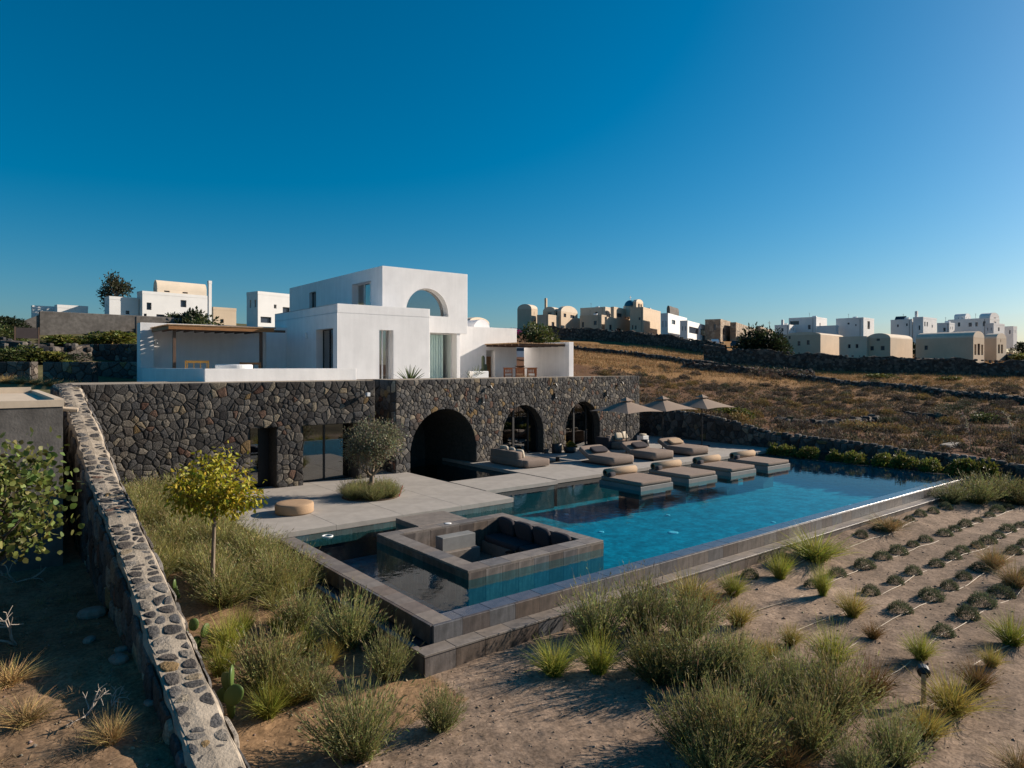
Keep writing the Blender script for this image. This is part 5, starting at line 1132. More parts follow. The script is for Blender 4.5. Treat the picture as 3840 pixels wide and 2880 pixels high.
FG = [  # label, kind, (px,py) of its foot, width m, height m
 ('largest grey-green lavender clump at the bottom left of the sandy path', 'L', Ap(690, 1640), 1.5, 1.05),
 ('small lone lavender clump left of the sandy path', 'L', Ap(1190, 1475), .8, .62), ('lavender clump tucked against the corner of the pool ledge', 'L', Ap(880, 1180), .85, .85),
 ('tall lavender clump below the overflow channel', 'L', Ap(640, 985), 1.35, 1.0), ('lavender clump left of the pool ledge behind bright grass', 'L', Ap(350, 880), 1.1, .85),
 ('yellowing lavender clump at the sloping wall foot', 'B', Ap(180, 1230), 1.5, 1.0), ('low lavender beside the prickly pear and bright grass', 'L', Ap(420, 1290), .9, .65),
 ('bright green grass tuft below the young tree', 'G', Tp(1610, 830), .85, .85), ('bright green grass tuft beside the lowest prickly pear', 'G', Tp(1900, 1300), .75, .7), ('green grass tuft between lavender clumps near the channel', 'G', Ap(390, 1030), .6, .65), ('small green grass tuft beside the tall lavender', 'G', Ap(230, 900), .6, .55),
 ('yellow-green grass tuft at the foot of the sloping wall', 'G', Tp(1560, 1000), .7, .7), ('straw-tipped grass tuft left of the largest lavender', 'Y', Ap(300, 1330), .7, .6), ('straw-tipped grass tuft between channel lavenders', 'Y', Ap(520, 1090), .6, .55), ('bright grass tuft beneath the young tree trunk', 'G', Tp(1720, 700), .6, .6),
 ('straw grass tuft between the hedge and the hose row', 'Y', Kp(1700, 900), .7, .55), ('bright green grass tuft in front of the hedge', 'G', Kp(960, 960), .6, .6), ('straw grass tuft at the right bed centre', 'O', Gp(560, 1250), .6, .5),
 ('green fountain grass nearest the pool corner in the sand', 'G', Kp(335, 1000), .95, .72), ('green fountain grass left of the lavender hedge', 'G', Kp(650, 985), .9, .85),
 ('lavender clump at the left end of the hedge by the ledge', 'L', Kp(640, 770), 1.37, 1.15), ('lavender clump second along the ledge hedge', 'L', Kp(960, 700), 1.43, 1.10), ('lavender clump third along the ledge hedge', 'L', Kp(1290, 720), 1.43, 1.00),
 ('broad lavender clump at the left flank of the hedge', 'B', Kp(1080, 1050), 1.43, 1.00), ('broad lavender clump in the middle of the hedge', 'L', Kp(1330, 1060), 1.37, 0.95), ('lavender clump at the right flank of the hedge', 'L', Kp(1590, 1050), 1.27, 0.85),
 ('large lavender clump at the bottom right of the sandy path', 'B', Kp(1330, 1530), 1.29, 0.84), ('lavender clump behind the large bottom one', 'L', Kp(1560, 1430), 0.95, 0.72), ('lavender clump at the bottom edge of the photo centre', 'L', Kp(1480, 1760), 1.0, .7),
 ('orange-tipped grass clump against the pool ledge', 'Y', Kp(1290, 500), 1.25, .85), ('second orange-tipped grass clump against the pool ledge', 'O', Kp(1420, 530), .8, .6), ('round green grass clump right of the orange grass', 'G', Kp(1600, 440), .8, .72), ('straw-coloured grass with green heart right of the hedge', 'Y', Kp(1640, 650), .85, .62),
 ('large lush green grass mound against the ledge', 'G', Gp(600, 190), 1.9, .95), ('green plume grass behind the row end', 'G', Gp(350, 320), .8, .85), ('green plume grass rising from a lavender mound', 'G', Gp(650, 440), .55, .95), ('yellow-green grass ball beside a hose', 'Y', Gp(860, 590), .75, .72),
 ('small orange grass tuft on a hose', 'O', Gp(1005, 745), .5, .42), ('green grass tuft left of the small orange tuft', 'G', Gp(715, 930), .95, .85), ('low green grass tuft in the left hose row', 'Y', Gp(425, 790), .6, .5), ('second low green grass tuft in the left hose row', 'Y', Gp(265, 885), .6, .45),
 ('green grass tuft beside a grey mound at the hose bend', 'G', Gp(1345, 890), .7, .62), ('green grass tuft at the right edge', 'G', Gp(1985, 790), .95, .72), ('small yellow grass tuft near the right edge', 'Y', Gp(1840, 940), .5, .45), ('orange grass tuft right of the garden lamp', 'O', Gp(1745, 1110), .7, .62), ('golden grass clump beside the garden lamp', 'Y', Gp(1560, 1270), 1.1, .72), ('golden grass clump below the garden lamp', 'Y', Gp(1385, 1450), .75, .6),
 ('grey lavender clump right of the sandy foreground', 'L', Gp(430, 1170), .95, .85), ('grey lavender clump nearer than its twin', 'L', Gp(240, 1260), .95, .8), ('brown seeding lavender clump in the right bed', 'B', Gp(740, 1300), 1.3, 1.0), ('orange grass clump behind brown lavender', 'O', Gp(995, 1180), .85, .85), ('brown and orange lavender at the lower right bed', 'B', Gp(560, 1540), 1.15, .85), ('lavender clump at the left side of the lower right bed', 'L', Gp(40, 1060), .9, .8), ('tall lavender at the bottom of the right bed', 'B', Gp(60, 1620), 1.3, 1.0),
 ('grey lavender clump at the bottom right centre', 'L', Gp(1160, 1625), .95, .78), ('orange dry grass at the bottom edge', 'O', Gp(400, 1700), .9, .6), ('lavender at the bottom edge right of the orange grass', 'L', Gp(900, 1760), .8, .6), ('pale dry grass at the bottom right corner', 'D', Gp(2050, 1700), .8, .45), ('straw dry grass near the right edge among the rows', 'D', Gp(1860, 250), 1.0, .8), ('second straw dry grass near the right edge among the rows', 'D', Gp(2010, 380), 1.1, .75), ('golden dry grass between ledge and first mound row', 'D', (3330, 1990), 1.6, .6),
 ('wide feathery bush at the far end of ledge', 'L', (3660, 1885), 1.9, 1.0), ('second wide feathery bush at the far end of ledge', 'L', (3740, 1870), 2.0, 1.0), ('third wide feathery bush at the right edge by the far wall', 'B', (3815, 1890), 1.9, .95), ('green-tinged feathery bush at the far end of ledge', 'L', (3560, 1885), 1.5, .75),
 ('dry golden tuft on the ground left of the sloping wall', 'D', Tp(780, 1480), .65, .45), ('pale dry tuft in the lower left corner', 'D', Tp(180, 1340), .9, .35), ('thin dry tuft at the left edge', 'D', Tp(60, 1060), 1.0, .35)]
POOLM = {'L': LAV, 'B': LAVB, 'G': GRS, 'Y': GRY, 'O': GRO, 'D': GRD}; UW = {'L': 1.18, 'B': 1.18, 'G': .9, 'Y': .9, 'O': .9, 'D': .9}; UH = {'L': .62, 'B': .62, 'G': .55, 'Y': .55, 'O': .55, 'D': .55}
for i, (lb, k, (px, py), w, h) in enumerate(FG):
    x, y = pz(px, py); nm = {'L': 'lavender_shrub', 'B': 'lavender_shrub'}.get(k, 'grass_clump')
    plant(nm, lb, 'shrub' if k in 'LB' else 'grass', POOLM[k][i % len(POOLM[k])], x, y, w, h, 'garden shrubs and grasses', None, UW[k], UH[k])
def gravel():
    r = np.random.default_rng(33); n = 3600; d = 6.5 + 20 * r.random(n) ** 1.3; px = r.uniform(-200, 4000, n); l = (px - 1920) / FOC; x = (CA + l * SA) * d; y = (SA - l * CA) * d
    k = (y < 9.55) | ((x < 5.75) & (x > 2.6) & (y < 13)) | ((x < 1.75) & (y < 16)); x, y = x[k], y[k]; n = len(x); s = .008 + .028 * r.random(n) ** 4 + .006
    o = np.array([[1, 0, 0], [-1, 0, 0], [0, 1, 0], [0, -1, 0], [0, 0, .7], [0, 0, -.5]]); F0 = np.array([[0, 2, 4], [2, 1, 4], [1, 3, 4], [3, 0, 4], [2, 0, 5], [1, 2, 5], [3, 1, 5], [0, 3, 5]])
    a = r.uniform(0, 6.28, n); ca_, sa_ = np.cos(a), np.sin(a); st = r.uniform(.6, 1.4, (n, 1, 3)); V = o[None] * st * s[:, None, None]
    V = np.stack([V[..., 0] * ca_[:, None] - V[..., 1] * sa_[:, None], V[..., 0] * sa_[:, None] + V[..., 1] * ca_[:, None], V[..., 2]], -1) + np.stack([x, y, ground_h(x, y) + .003], 1)[:, None]
    F = (F0[None] + (np.arange(n) * 6)[:, None, None]).reshape(-1, 3); c = np.repeat(cvar(r, n, (.22, .17, .13), .3, .06), 6, 0)
    tag(link('gravel', mesh_np('gravel', V.reshape(-1, 3), F, c), M['stone']), 'small stones and clods strewn over the sandy soil', 'gravel', kind='stuff')
    # dry litter: short stalks lying on the soil
    n = 9000; d = 6.5 + 16 * r.random(n) ** 1.2; px = r.uniform(-200, 4000, n); l = (px - 1920) / FOC; x = (CA + l * SA) * d; y = (SA - l * CA) * d
    k = ((y < 9.5) & (wav(x, y, .9, 4) > -.15)) | ((x < 5.75) & (x > 2.6) & (y < 14)) | ((x < 1.75) & (y < 16)); x, y = x[k], y[k]; n = len(x)
    v, f, c = blades(r, np.stack([x, y, ground_h(x, y) + .005], 1), unit(np.stack([r.normal(size=n), r.normal(size=n), .25 * np.abs(r.normal(size=n))], 1)), r.uniform(.04, .16, n), .006, np.full(n, .2), cvar(r, n, (.22, .15, .085), .3), cvar(r, n, (.26, .18, .10), .3), 2)
    tag(link('dry_litter', mesh_np('dry_litter', v, f, c), M['leafdry']), 'dry stalks and leaf litter lying on the soil', 'litter', kind='stuff')
gravel()
def leftscrub():
    r = np.random.default_rng(44); n = 260; x = r.uniform(-3, 1.7, n); y = r.uniform(7, 16, n); w = r.uniform(.08, .28, n); m = 40
    dd = dome_dirs(r, n * m, 95); p = dd * (np.repeat(w, m) * r.uniform(.3, 1, n * m))[:, None]; p[:, 2] = np.maximum(p[:, 2] * .6, .01); p += np.repeat(np.stack([x, y, ground_h(x, y)], 1), m, 0)
    base = np.array([(.20, .135, .07), (.13, .095, .06), (.30, .21, .10), (.11, .085, .06)])[r.integers(0, 4, n)]
    v, f, c = blades(r, p, unit(dd + r.normal(0, .5, (n * m, 3))), r.uniform(.06, .18, n * m), .006, np.full(n * m, .2), np.repeat(base, m, 0), np.repeat(base, m, 0) * 1.2, 2)
    tag(link('dry_brush', mesh_np('dry_brush', v, f, c), M['leafdry']), 'dry brown brush covering the ground left of the sloping wall', 'brush', kind='stuff')
leftscrub()
# rows of grey mounds with irrigation hoses
ROWS = [(9.2, [28.79, 27.61, 26.55, 25.53, 24.63, 23.65, 22.64, 21.44, 20.35, 17.29, 16.08, 14.6]), (8.03, [29.04, 28.03, 27.01, 25.95, 24.87, 23.86, 23.01, 21.82, 20.95, 19.83, 18.9, 17.8, 16.51, 15.21]), (6.92, [28.3, 27.2, 26.19, 25.14, 24.0, 23.12, 22.29, 21.27, 20.39, 19.26, 18.12, 17.0, 15.78]), (6.03, [27.8, 26.7, 25.6, 24.6, 23.5, 22.4, 20.9, 19.71, 18.66, 17.57, 16.49, 15.11]), (5.11, [24.2, 23.1, 22.2, 21.2, 20.1, 19.0, 17.95, 16.91, 15.87, 14.5])]
for k, (yr, xs) in enumerate(ROWS):
    for i, x in enumerate(xs):
        s = R0.uniform(.42, .62) * (1.12 if x < 18 else 1.0)
        plant('lavender_mound', f'round grey-green mound, {ORD[i]} from the far end of the {ORD[k]} row from the pool', 'shrub', CUS[(i + k) % 4], x, yr + R0.uniform(-.06, .06), s, s * R0.uniform(.40, .52), 'grey mounds planted in rows', None, .92, .27)
for k, (yr, x0, x1) in enumerate(((9.1, 11.0, 24), (8.0, 11.5, 30), (6.9, 9.8, 30), (6.0, 9.4, 26), (5.08, 9.2, 22), (4.2, 9.5, 18))):
    P = []; x = x0; ph = R0.uniform(0, 6)
    while x < x1: yy = yr - .10 + .06 * math.sin(x * .9 + ph) + .03 * math.sin(x * 2.3 + ph); P.append((x, yy, gh(x, yy) + .004 + .016 * math.sin(x * 1.7 + ph))); x += .3
    tag(MB().tube(P, .011, 6).build('irrigation_hose', M['hose'], None, True), f'pale irrigation hose along the {ORD[k]} planting row from the pool', 'hose', 'irrigation hoses')
t = thing('garden_lamp', 'pale timber bollard lamp with dark round head in the planting bed', 'lamp', (*pz(*Gp(1365, 1190)), -.8), .3)
MB().tube([(0, 0, 0), (.02, 0, .45)], .035, 10).build('post', M['hose'], t); MB().tube([(.02, 0, .44), (.04, 0, .46), (.16, .02, .46), (.18, .02, .45)], [.05, .09, .09, .05], 14).build('head', M['black'], t)
# long-grass mass beside the terrace: nobody could count its blades
def mass(label, name, region, n, kinds, mat, sc):
    r = np.random.default_rng(77); parts = []
    for i in range(n):
        x, y = region(r); k = kinds[r.integers(len(kinds))]; v, f, c = k(r)
        s = sc * r.uniform(.75, 1.25); a = r.uniform(0, 6.28); Rm = np.array([[math.cos(a), -math.sin(a), 0], [math.sin(a), math.cos(a), 0], [0, 0, 1]])
        parts.append((v @ Rm.T * s + [x, y, gh(x, y) - .02], f, c))
    V = []; Fq = []; C = []; Ft = []; o = 0
    for v, f, c in parts:
        for ff in f: (Fq if ff.shape[1] == 4 else Ft).append(ff + o)
        V.append(v); C.append(c); o += len(v)
    me = mesh_np(name, np.concatenate(V), [np.concatenate(x) for x in (Ft, Fq) if x], np.concatenate(C)); return tag(link(name, me, mat), label, 'grass', kind='stuff')
_k1 = [m_lavender(300 + i, (.23, .22, .075), (.26, .22, .11), 230, 6) for i in range(3)] + [m_grass(310 + i, (.17, .165, .04), (.31, .27, .085), 260) for i in range(2)]
def reg1(r):
    while True:
        x, y = r.uniform(2.75, 5.7), r.uniform(13.6, 23.7)
        if y > 16 or x > 3.3 + (16 - y) * .3: return x, y
mass('feathery grey-green grass filling the slope between sloping wall and terrace', 'long_grass', reg1, 150, [(lambda r, q=q: q) for q in _k1], M['leaf'], 1.05)
# dry grass over the fields
def fieldgrass():
    r = np.random.default_rng(88); n = 26000
    d = 36 + 104 * r.random(n) ** .8; px = r.uniform(2080, 3950, n); l = (px - 1920) / FOC; x = (CA + l * SA) * d; y = (SA - l * CA) * d
    keep = (x > 34.2) & ((d > 84 + 6 * wav(x, y, .1, 7)) | (r.random(n) < .22)); x, y, d = x[keep], y[keep], d[keep]; m = 4; x, y, d = [np.repeat(q, m) for q in (x, y, d)]; x = x + r.normal(0, .18, len(x)); y = y + r.normal(0, .18, len(x)); n = len(x)
    z = ground_h(x, y) - .03; dd = unit(np.stack([r.normal(0, .35, n), r.normal(0, .35, n), np.ones(n)], 1)); ln = r.uniform(.22, .55, n) * np.where(d > 84, 1.2, .8)
    gold = cvar(r, n, (.33, .20, .085), .2, .08); v, f, c = blades(r, np.stack([x, y, z], 1), dd, ln, .05 * (d / 80) ** .5, .2 * np.ones(n), gold * .85, gold * 1.1, 1)
    me = mesh_np('dry_grass', v, f, c); tag(link('dry_grass', me, M['leafdry']), 'golden dry grass covering the hillside fields', 'grass', kind='stuff')
fieldgrass()
def fieldscrub():
    r = np.random.default_rng(91); n = 3000; d = 27 + 70 * r.random(n) ** .85; px = r.uniform(2230, 3950, n); l = (px - 1920) / FOC; x = (CA + l * SA) * d; y = (SA - l * CA) * d
    k = (x > 34.1) & (wav(x, y, .35, 6) > -.55) & ((d < 82) | (r.random(n) < .25)); x, y, d = x[k], y[k], d[k]; n = len(x); w = r.uniform(.25, .75, n); m = 42
    dd = dome_dirs(r, n * m, 95); rad = np.repeat(w, m) * r.uniform(.5, 1, n * m) * .6; p = dd * rad[:, None]; p[:, 2] = np.maximum(p[:, 2] * .7, .01)
    p += np.repeat(np.stack([x, y, ground_h(x, y)], 1), m, 0); base = np.array([(.13, .095, .062), (.10, .075, .055), (.22, .145, .06), (.12, .11, .06)])[r.integers(0, 4, n)]
    v, f, c = leaves(r, p, unit(dd + r.normal(0, .4, (n * m, 3)) + [0, 0, .3]), r.uniform(.12, .26, n * m), r.uniform(.03, .07, n * m), np.clip(np.repeat(base, m, 0) * (1 + r.normal(0, .25, (n * m, 1))), .01, .8))
    tag(link('low_scrub', mesh_np('low_scrub', v, f, c), M['leafdry']), 'low brown scrub covering the lower hillside field', 'scrub', kind='stuff')
fieldscrub()
r_ = np.random.default_rng(5); cnt = 0
while cnt < 290:
    d = 29 + 73 * r_.random() ** .75; px = r_.uniform(2250, 3900); x, y, _ = at(px, d)
    if x < 34.6 or (d > 82 and r_.random() < .7): continue
    k = [0, 1, 2, 0, 1, 2, 0, 1, 3, 4, 5][r_.integers(11)]; w = r_.uniform(.7, 1.7)
    kd = 0 if k < 3 else (1 if k < 5 else 2); zn = 'behind the parasols' if px < 2720 else ('beyond the middle pool wall' if px < 3250 else 'toward the right edge'); dz = 'low on the slope' if d < 48 else ('in mid field' if d < 72 else 'by the diagonal wall'); sz = 'small' if w < 1.15 else 'broad'
    hue = ['grey-brown thorny', 'yellowish dry', 'dull olive'][kd]
    plant('thorny_shrub', f'{sz} {hue} cushion shrub {dz} {zn}', 'shrub', THN[k], x, y, w, w * r_.uniform(.5, .75), f'{sz} {hue} shrubs {dz} {zn}', None, 1.05, .62); cnt += 1
def big(name, label, px, d, w, h, meshes, k=0, z=None, uw=1.1, uh=.95, cat='bush'):
    x, y, _ = at(px, d); return plant(name, label, cat, meshes[k % len(meshes)], x, y, w, h, None, z, uw, uh)
big('round_tree', 'big round dark evergreen tree in front of the village', 2868, 118, 11.5, 9.2, [mesh_of('foliage', m_bush(400, (.03, .042, .018), 7000, .5, .95, (.045, .075), 30), M['leaf'])])
for k, (px, d, w) in enumerate(((2840, 96, 5.5), (2930, 97, 6.5), (3000, 98, 4.0))): big('brown_thicket', ['left', 'middle', 'right'][k] + ' part of the brown thicket above the short field wall', px, d, w, 2.4 - .4 * (k == 2), THN, k, None, 1.05, .62)
big('green_bush', 'olive-green bush left of the tall retaining wall, above right pergola', 1995, 120, 9.5, 7.5, BSH, 0); big('green_bush', 'yellow-green shrub beside the olive bush above right pergola', 2070, 122, 4.5, 3.0, BSY, 1)
for k, (px, d, w, h) in enumerate(((2540, 150, 6, 2.2), (2590, 149, 6, 2.4), (2640, 147, 5, 2.0))): big('hedge_bush', f'green hedge bush before the white terrace house, {ORD[k]} from left', px, d, w, h, BSY if k < 2 else BSH, k)
for k, (px, d, w, h, lb) in enumerate(((3410, 140, 8, 5, 'dark tree behind the barrel-roofed beige building'), (3690, 132, 8, 5, 'dark tree rising behind the long beige barn'), (2985 + 270, 140, 3.5, 3.5, 'small dark tree in front of plain white house'), (3835, 150, 6, 6, 'dark tree at the right edge of the village'), (3835, 122, 5, 3, 'green shrub at the right edge below the cars'), (2100 + 95, 172, 3, 1.6, 'small shrub before the beige front house'), (2310, 172, 5, 2, 'green shrub below the beige terrace house'), (3300, 97, 5, 1.2, 'bright green weeds below the long field wall'), (3560, 96, 4, 1.0, 'second patch of green weeds below the long field wall'), (3720, 178, 3, 4, 'small round tree on the right skyline'))):
    big('dark_tree' if 'tree' in lb else 'green_shrub', lb, px, d, w, h, BSD if 'dark' in lb else BSY, k, None, 1.1, .95, 'tree' if 'tree' in lb else 'bush')
big('olive_bush', 'grey-green leafy bush among the stones at the right of the field', 3590, 50, 3.6, 2.2, [mesh_of('foliage', m_bush(410, (.095, .10, .055), 2200, leaf=(.025, .045)), M['leafdry'])]); big('green_shrub', 'green shrub right of the grey-green leafy bush', 3690, 48, 2.6, 1.3, BSH, 1); big('green_shrub', 'pale green shrub behind the farthest parasol', 2745, 46, 3.2, 1.3, BSY, 2)
for k, (px, d, w, h) in enumerate(((2770, 44, 1.8, 1.3), (3200, 44, 2.4, 1.1), (3270, 43, 2.0, .9))): big('yellow_bush', f'golden dry bush on the bank behind the far wall, {ORD[k]} from left', px, d, w, h, [THN[3], THN[4]], k, None, 1.05, .62)
# bushes behind the far pool edge
for k, (yy, w) in enumerate(((18.75, .95), (18.1, 1.0), (17.0, 1.05), (15.7, .9), (14.75, 1.0), (13.75, 1.05), (12.7, 1.15), (11.65, 1.0), (10.55, 1.2), (9.75, 1.2))):
    plant('pool_shrub', f'yellow-green leafy shrub behind the far pool edge, {ORD[k]} from the terrace', 'shrub', BSY[k % 3], 31.98 + .08 * (k % 2), yy, w * 1.15, w * 1.25, 'shrubs along the far pool edge', -.33, 1.05, .95)
box('planting_strip', M['soil'], None, 31.70, 33.05, 9.3, 19.1, -1.5, -.32)['kind'] = 'structure'
# left hillside vegetation
for k, (px, d, w, h, ms, lb) in enumerate(((690, 70, 7, 5.5, BSD, 'dark fig bush before the white barrel-roofed house'), (740, 66, 6, 4.5, BSH, 'olive bush in front of the dark fig bush'), (870, 64, 6, 3.4, BSH, 'olive bush above the left pergola roof'), (985, 62, 6, 3.6, BSD, 'dark bush below the two-storey white house'), (30, 52, 4, 2.6, BSH, 'green bush at the left edge by the notice board'), (60, 40, 4.5, 2.2, BSH, 'olive bush above the left garden wall'), (150, 41, 3.5, 1.5, BSY, 'yellow-green bush above the left garden wall'), (255, 40, 1.3, .9, BSY, 'small round light green bush on the wall section'), (200, 52, 5, 1.5, BSY, 'yellow-green scrub under the grey retaining wall'), (320, 53, 5, 1.6, BSH, 'olive scrub under the grey retaining wall'), (420, 54, 5, 1.9, BSY, 'yellow scrub at the right end of the grey wall'), (490, 52, 3.5, 1.5, BSH, 'green scrub beside the white pergola bay'), (240, 42, 3.5, 1.3, BSD, 'dark scrub on the broken terrace'), (10, 60, 6, 3, BSD, 'dark bush at the far left skyline'))):
    big('hillside_bush', lb, px, d, w, h, ms, k)
for k in range(6):
    x, y, _ = at(20 + k * 55, 31 + R0.uniform(-.5, .5)); plant('dry_grass_tuft', f'dry straw tuft before the left garden wall, {ORD[k]} from left', 'grass', GRD[k % 2], x, y, 1.1, .5, 'straw tufts before the garden wall', None, .9, .55)
mag = mesh_of('foliage', m_bush(420, (.36, .02, .16), 1200, leaf=(.05, .09)), M['leaf']); big('bougainvillea', 'magenta bougainvillea bush left of the beige hill houses', 1905, 165, 8, 3.4, [mag])
# ------------------------------------------------------------------ trees with trunks
def branchy(r, p, d, ln, rad, depth, segs, tips, spread=.6, up=.25):
    q = p + d * ln; mid = (p + q) / 2 + r.normal(0, ln * .05, 3); segs.append(([p, mid, q], [rad, rad * .85, rad * .7]))
    if depth == 0: tips.append((q, d)); return
    for k in range(r.integers(2, 4)):
        nd = unit((d + r.normal(0, spread, 3) + [0, 0, up])[None])[0]; branchy(r, q, nd, ln * r.uniform(.6, .85), rad * .62, depth - 1, segs, tips, spread, up)
    tips.append((q, d))
def broad(r, pos, dirs, ln, wd, col, fold=.15):
    n = len(pos); side = unit(np.cross(dirs, r.normal(size=(n, 3)))); nor = np.cross(dirs, side); V = []
    for (t, w, f) in ((0, 0, 0), (.22, .42, .5), (.55, .5, .7), (.82, .28, .2), (1, 0, -.3), (.82, -.28, .2), (.55, -.5, .7), (.22, -.42, .5)):
        V.append(pos + dirs * (ln * t)[:, None] + side * (wd * w)[:, None] + nor * (fold * wd * f)[:, None])
    V = np.stack(V, 1).reshape(-1, 3); i = (np.arange(n) * 8)[:, None]
    F = np.concatenate([i + np.array([q]) for q in ([0, 1, 7], [1, 2, 6], [1, 6, 7], [2, 3, 5], [2, 5, 6], [3, 4, 5])]); return V, F, np.repeat(col, 8, 0)
def tree(name, label, loc, seed, base, top, rad, crown, ncl, nleaf, leaf, wfac, colr, clus, barkm='bark', droop=0., lower=()):
    """crown = (cx, cy, cz, rx, ry, rz) relative to the foot"""
    r = np.random.default_rng(seed); t = thing(name, label, 'tree', loc); m = MB(); top = np.array(top, float); c = np.array(crown[:3]); e = np.array(crown[3:])
    m.tube([(0, 0, -.1), tuple(top * .5 + r.normal(0, .015, 3)), tuple(top)], [rad * 1.3, rad, rad * .85], 9, False)
    d = unit(r.normal(size=(ncl, 3))); P = c + d * e * (r.uniform(.35, 1.0, (ncl, 1)) ** .6); P[:, 2] = np.maximum(P[:, 2], top[2] * .6)
    mains = [top + (c - top) * .35 + unit(r.normal(size=(1, 3)))[0] * e * .45 for _ in range(7)]
    for q in mains: m.tube([tuple(top), tuple((top + q) / 2 + r.normal(0, .03, 3)), tuple(q)], [rad * .6, rad * .45, rad * .32], 6, False)
    for p in P:
        q = min(mains, key=lambda k: np.linalg.norm(k - p)); m.tube([tuple(q), tuple((p + q) / 2 + r.normal(0, .04, 3)), tuple(p)], [rad * .28, rad * .16, rad * .08], 4, False)
    for pts, rr in lower: m.tube(pts, rr, 6, False)
    m.build('trunk', M[barkm], t, True)
    k = r.integers(0, ncl, nleaf); off = r.normal(0, clus, (nleaf, 3)); pos = P[k] + off; dr_ = unit(unit(off) * .7 + r.normal(0, .45, (nleaf, 3)) + [0, 0, .15 - droop])
    tone = (.78 + .44 * r.random(ncl))[k][:, None]; fn = broad if wfac > .35 else leaves
    v, f, cc = fn(r, pos, dr_, r.uniform(leaf * .65, leaf * 1.15, nleaf), r.uniform(leaf * wfac * .8, leaf * wfac * 1.2, nleaf), cvar(r, nleaf, colr, .2) * tone, .12)
    link('crown', mesh_np('crown', v, f, cc), M['leaf'], t); return t
x, y = pz(795, 2255, -.45)
tree('young_tree', 'slender young tree with yellow-green leaves above the grass slope', (x, y, gh(x, y)), 51, 0, (.05, 0, 1.75), .04, (.08, 0, 2.3, .82, .82, .68), 30, 2800, .115, .40, (.285, .25, .02), .13, 'bark', .7)
tree('olive_tree', 'small olive tree growing from the round bed in the terrace', (10.6, 20.95, 0), 52, 0, (.03, 0, .62), .085, (.05, 0, 1.66, .9, .9, .68), 60, 10500, .10, .32, (.22, .21, .13), .16, 'bark', 0)
tag(MB().lathe([(.94, 0), (.95, .006), (.2, .03), (.01, .035)], (10.42, 20.6, .002), 40).build('planting_bed', M['soil'], None, True), 'round soil bed cut into the terrace under the olive tree', 'planting bed')
for k in range(13):
    a = k * 2 * math.pi / 13; q = .58 + .16 * (k % 2); plant('lavender_shrub', f'lavender tuft in the round terrace bed, {ORD[k]} counted anticlockwise from its right side', 'shrub', LAV[k % 4], 10.42 + q * math.cos(a), 20.6 + q * math.sin(a), .72, .5, 'lavender in the round terrace bed', .02, 1.0, .62)
g0 = gh(.5, 12.6)
tree('fig_tree', 'fig tree with broad green leaves left of the sloping wall', (.1, 12.5, g0), 53, 0, (.05, .1, 1.2), .06, (.25, .2, 2.3 - g0, .85, .85, .85), 50, 2000, .10, .85, (.13, .15, .04),   .17, 'bark_shaded', .1, [([(0, 0, .3), (-.6, -.8, .9), (-1.1, -1.5, .8)], [.045, .04, .03])])
g0 = gh(-.5, 11.4)
tree('fig_tree', 'second leafy fig clump at the left edge', (-.5, 11.4, g0), 54, 0, (.1, .1, 1.0), .06, (-.1, .2, 2.2 - g0, .75, .75, .85), 34, 1000, .14, .85, (.15, .175, .042),   .17, 'bark_shaded', .1)
xx, yy, _ = at(428, 93)
tree('skyline_tree', 'bare-stemmed dark tree on the left skyline beside white house', (xx, yy, gh(xx, yy)), 55, 0, (0, 0, 2.4), .2, (.1, 0, 4.0, 1.5, 1.5, 2.2), 22, 2600, .35, .4, (.055, .058, .03), .38, 'bark', 0)
# bare dry branches on the left
for k, (px, py, s) in enumerate(((60, 2190, .8), (60, 2420, 1.0), (330, 2680, .55), (420, 2650, .4))):
    x, y = pz(px, py, -.1); r = np.random.default_rng(60 + k); segs, tips = [], []
    for q in range(5): branchy(r, np.zeros(3), unit((r.normal(0, .8, 3) + [0, 0, .7])[None])[0], .3 * s, .016 * s + .004, 2, segs, tips, .6, .1)
    m = MB()
    for pts, rr in segs: m.tube(pts, rr, 5, False)
    o = m.build('dry_branch', M['twig'], None); o.location = (x, y, gh(x, y)); tag(o, ['bare pale branch at the left edge', 'tangle of pale dead twigs at the left edge', 'dead brown twigs on the shaded ground', 'smaller dead twigs by the sloping wall foot'][k], 'branch')
for k, (px, py, s) in enumerate(((345, 2310, .32), (335, 2405, .16), (445, 2480, .22), (455, 2440, .14), (470, 2350, .2), (560, 2640, .12))):
    x, y = pz(px, py, 0); m = MB().cushion((0, 0, 0), (s * 1.4, s, s * .6), .8, nu=10, nv=6, rz=k); o = m.build('loose_rock', M['rock']); o.location = (x, y, gh(x, y) + s * .15)
    tag(o, ['large pale rock in the shade of the sloping wall', 'small pale rock below the large one', 'flat rock near the sloping wall foot', 'pebble beside the flat rock', 'rock resting against the sloping wall', 'white stone chip near the wall foot'][k], 'rock')
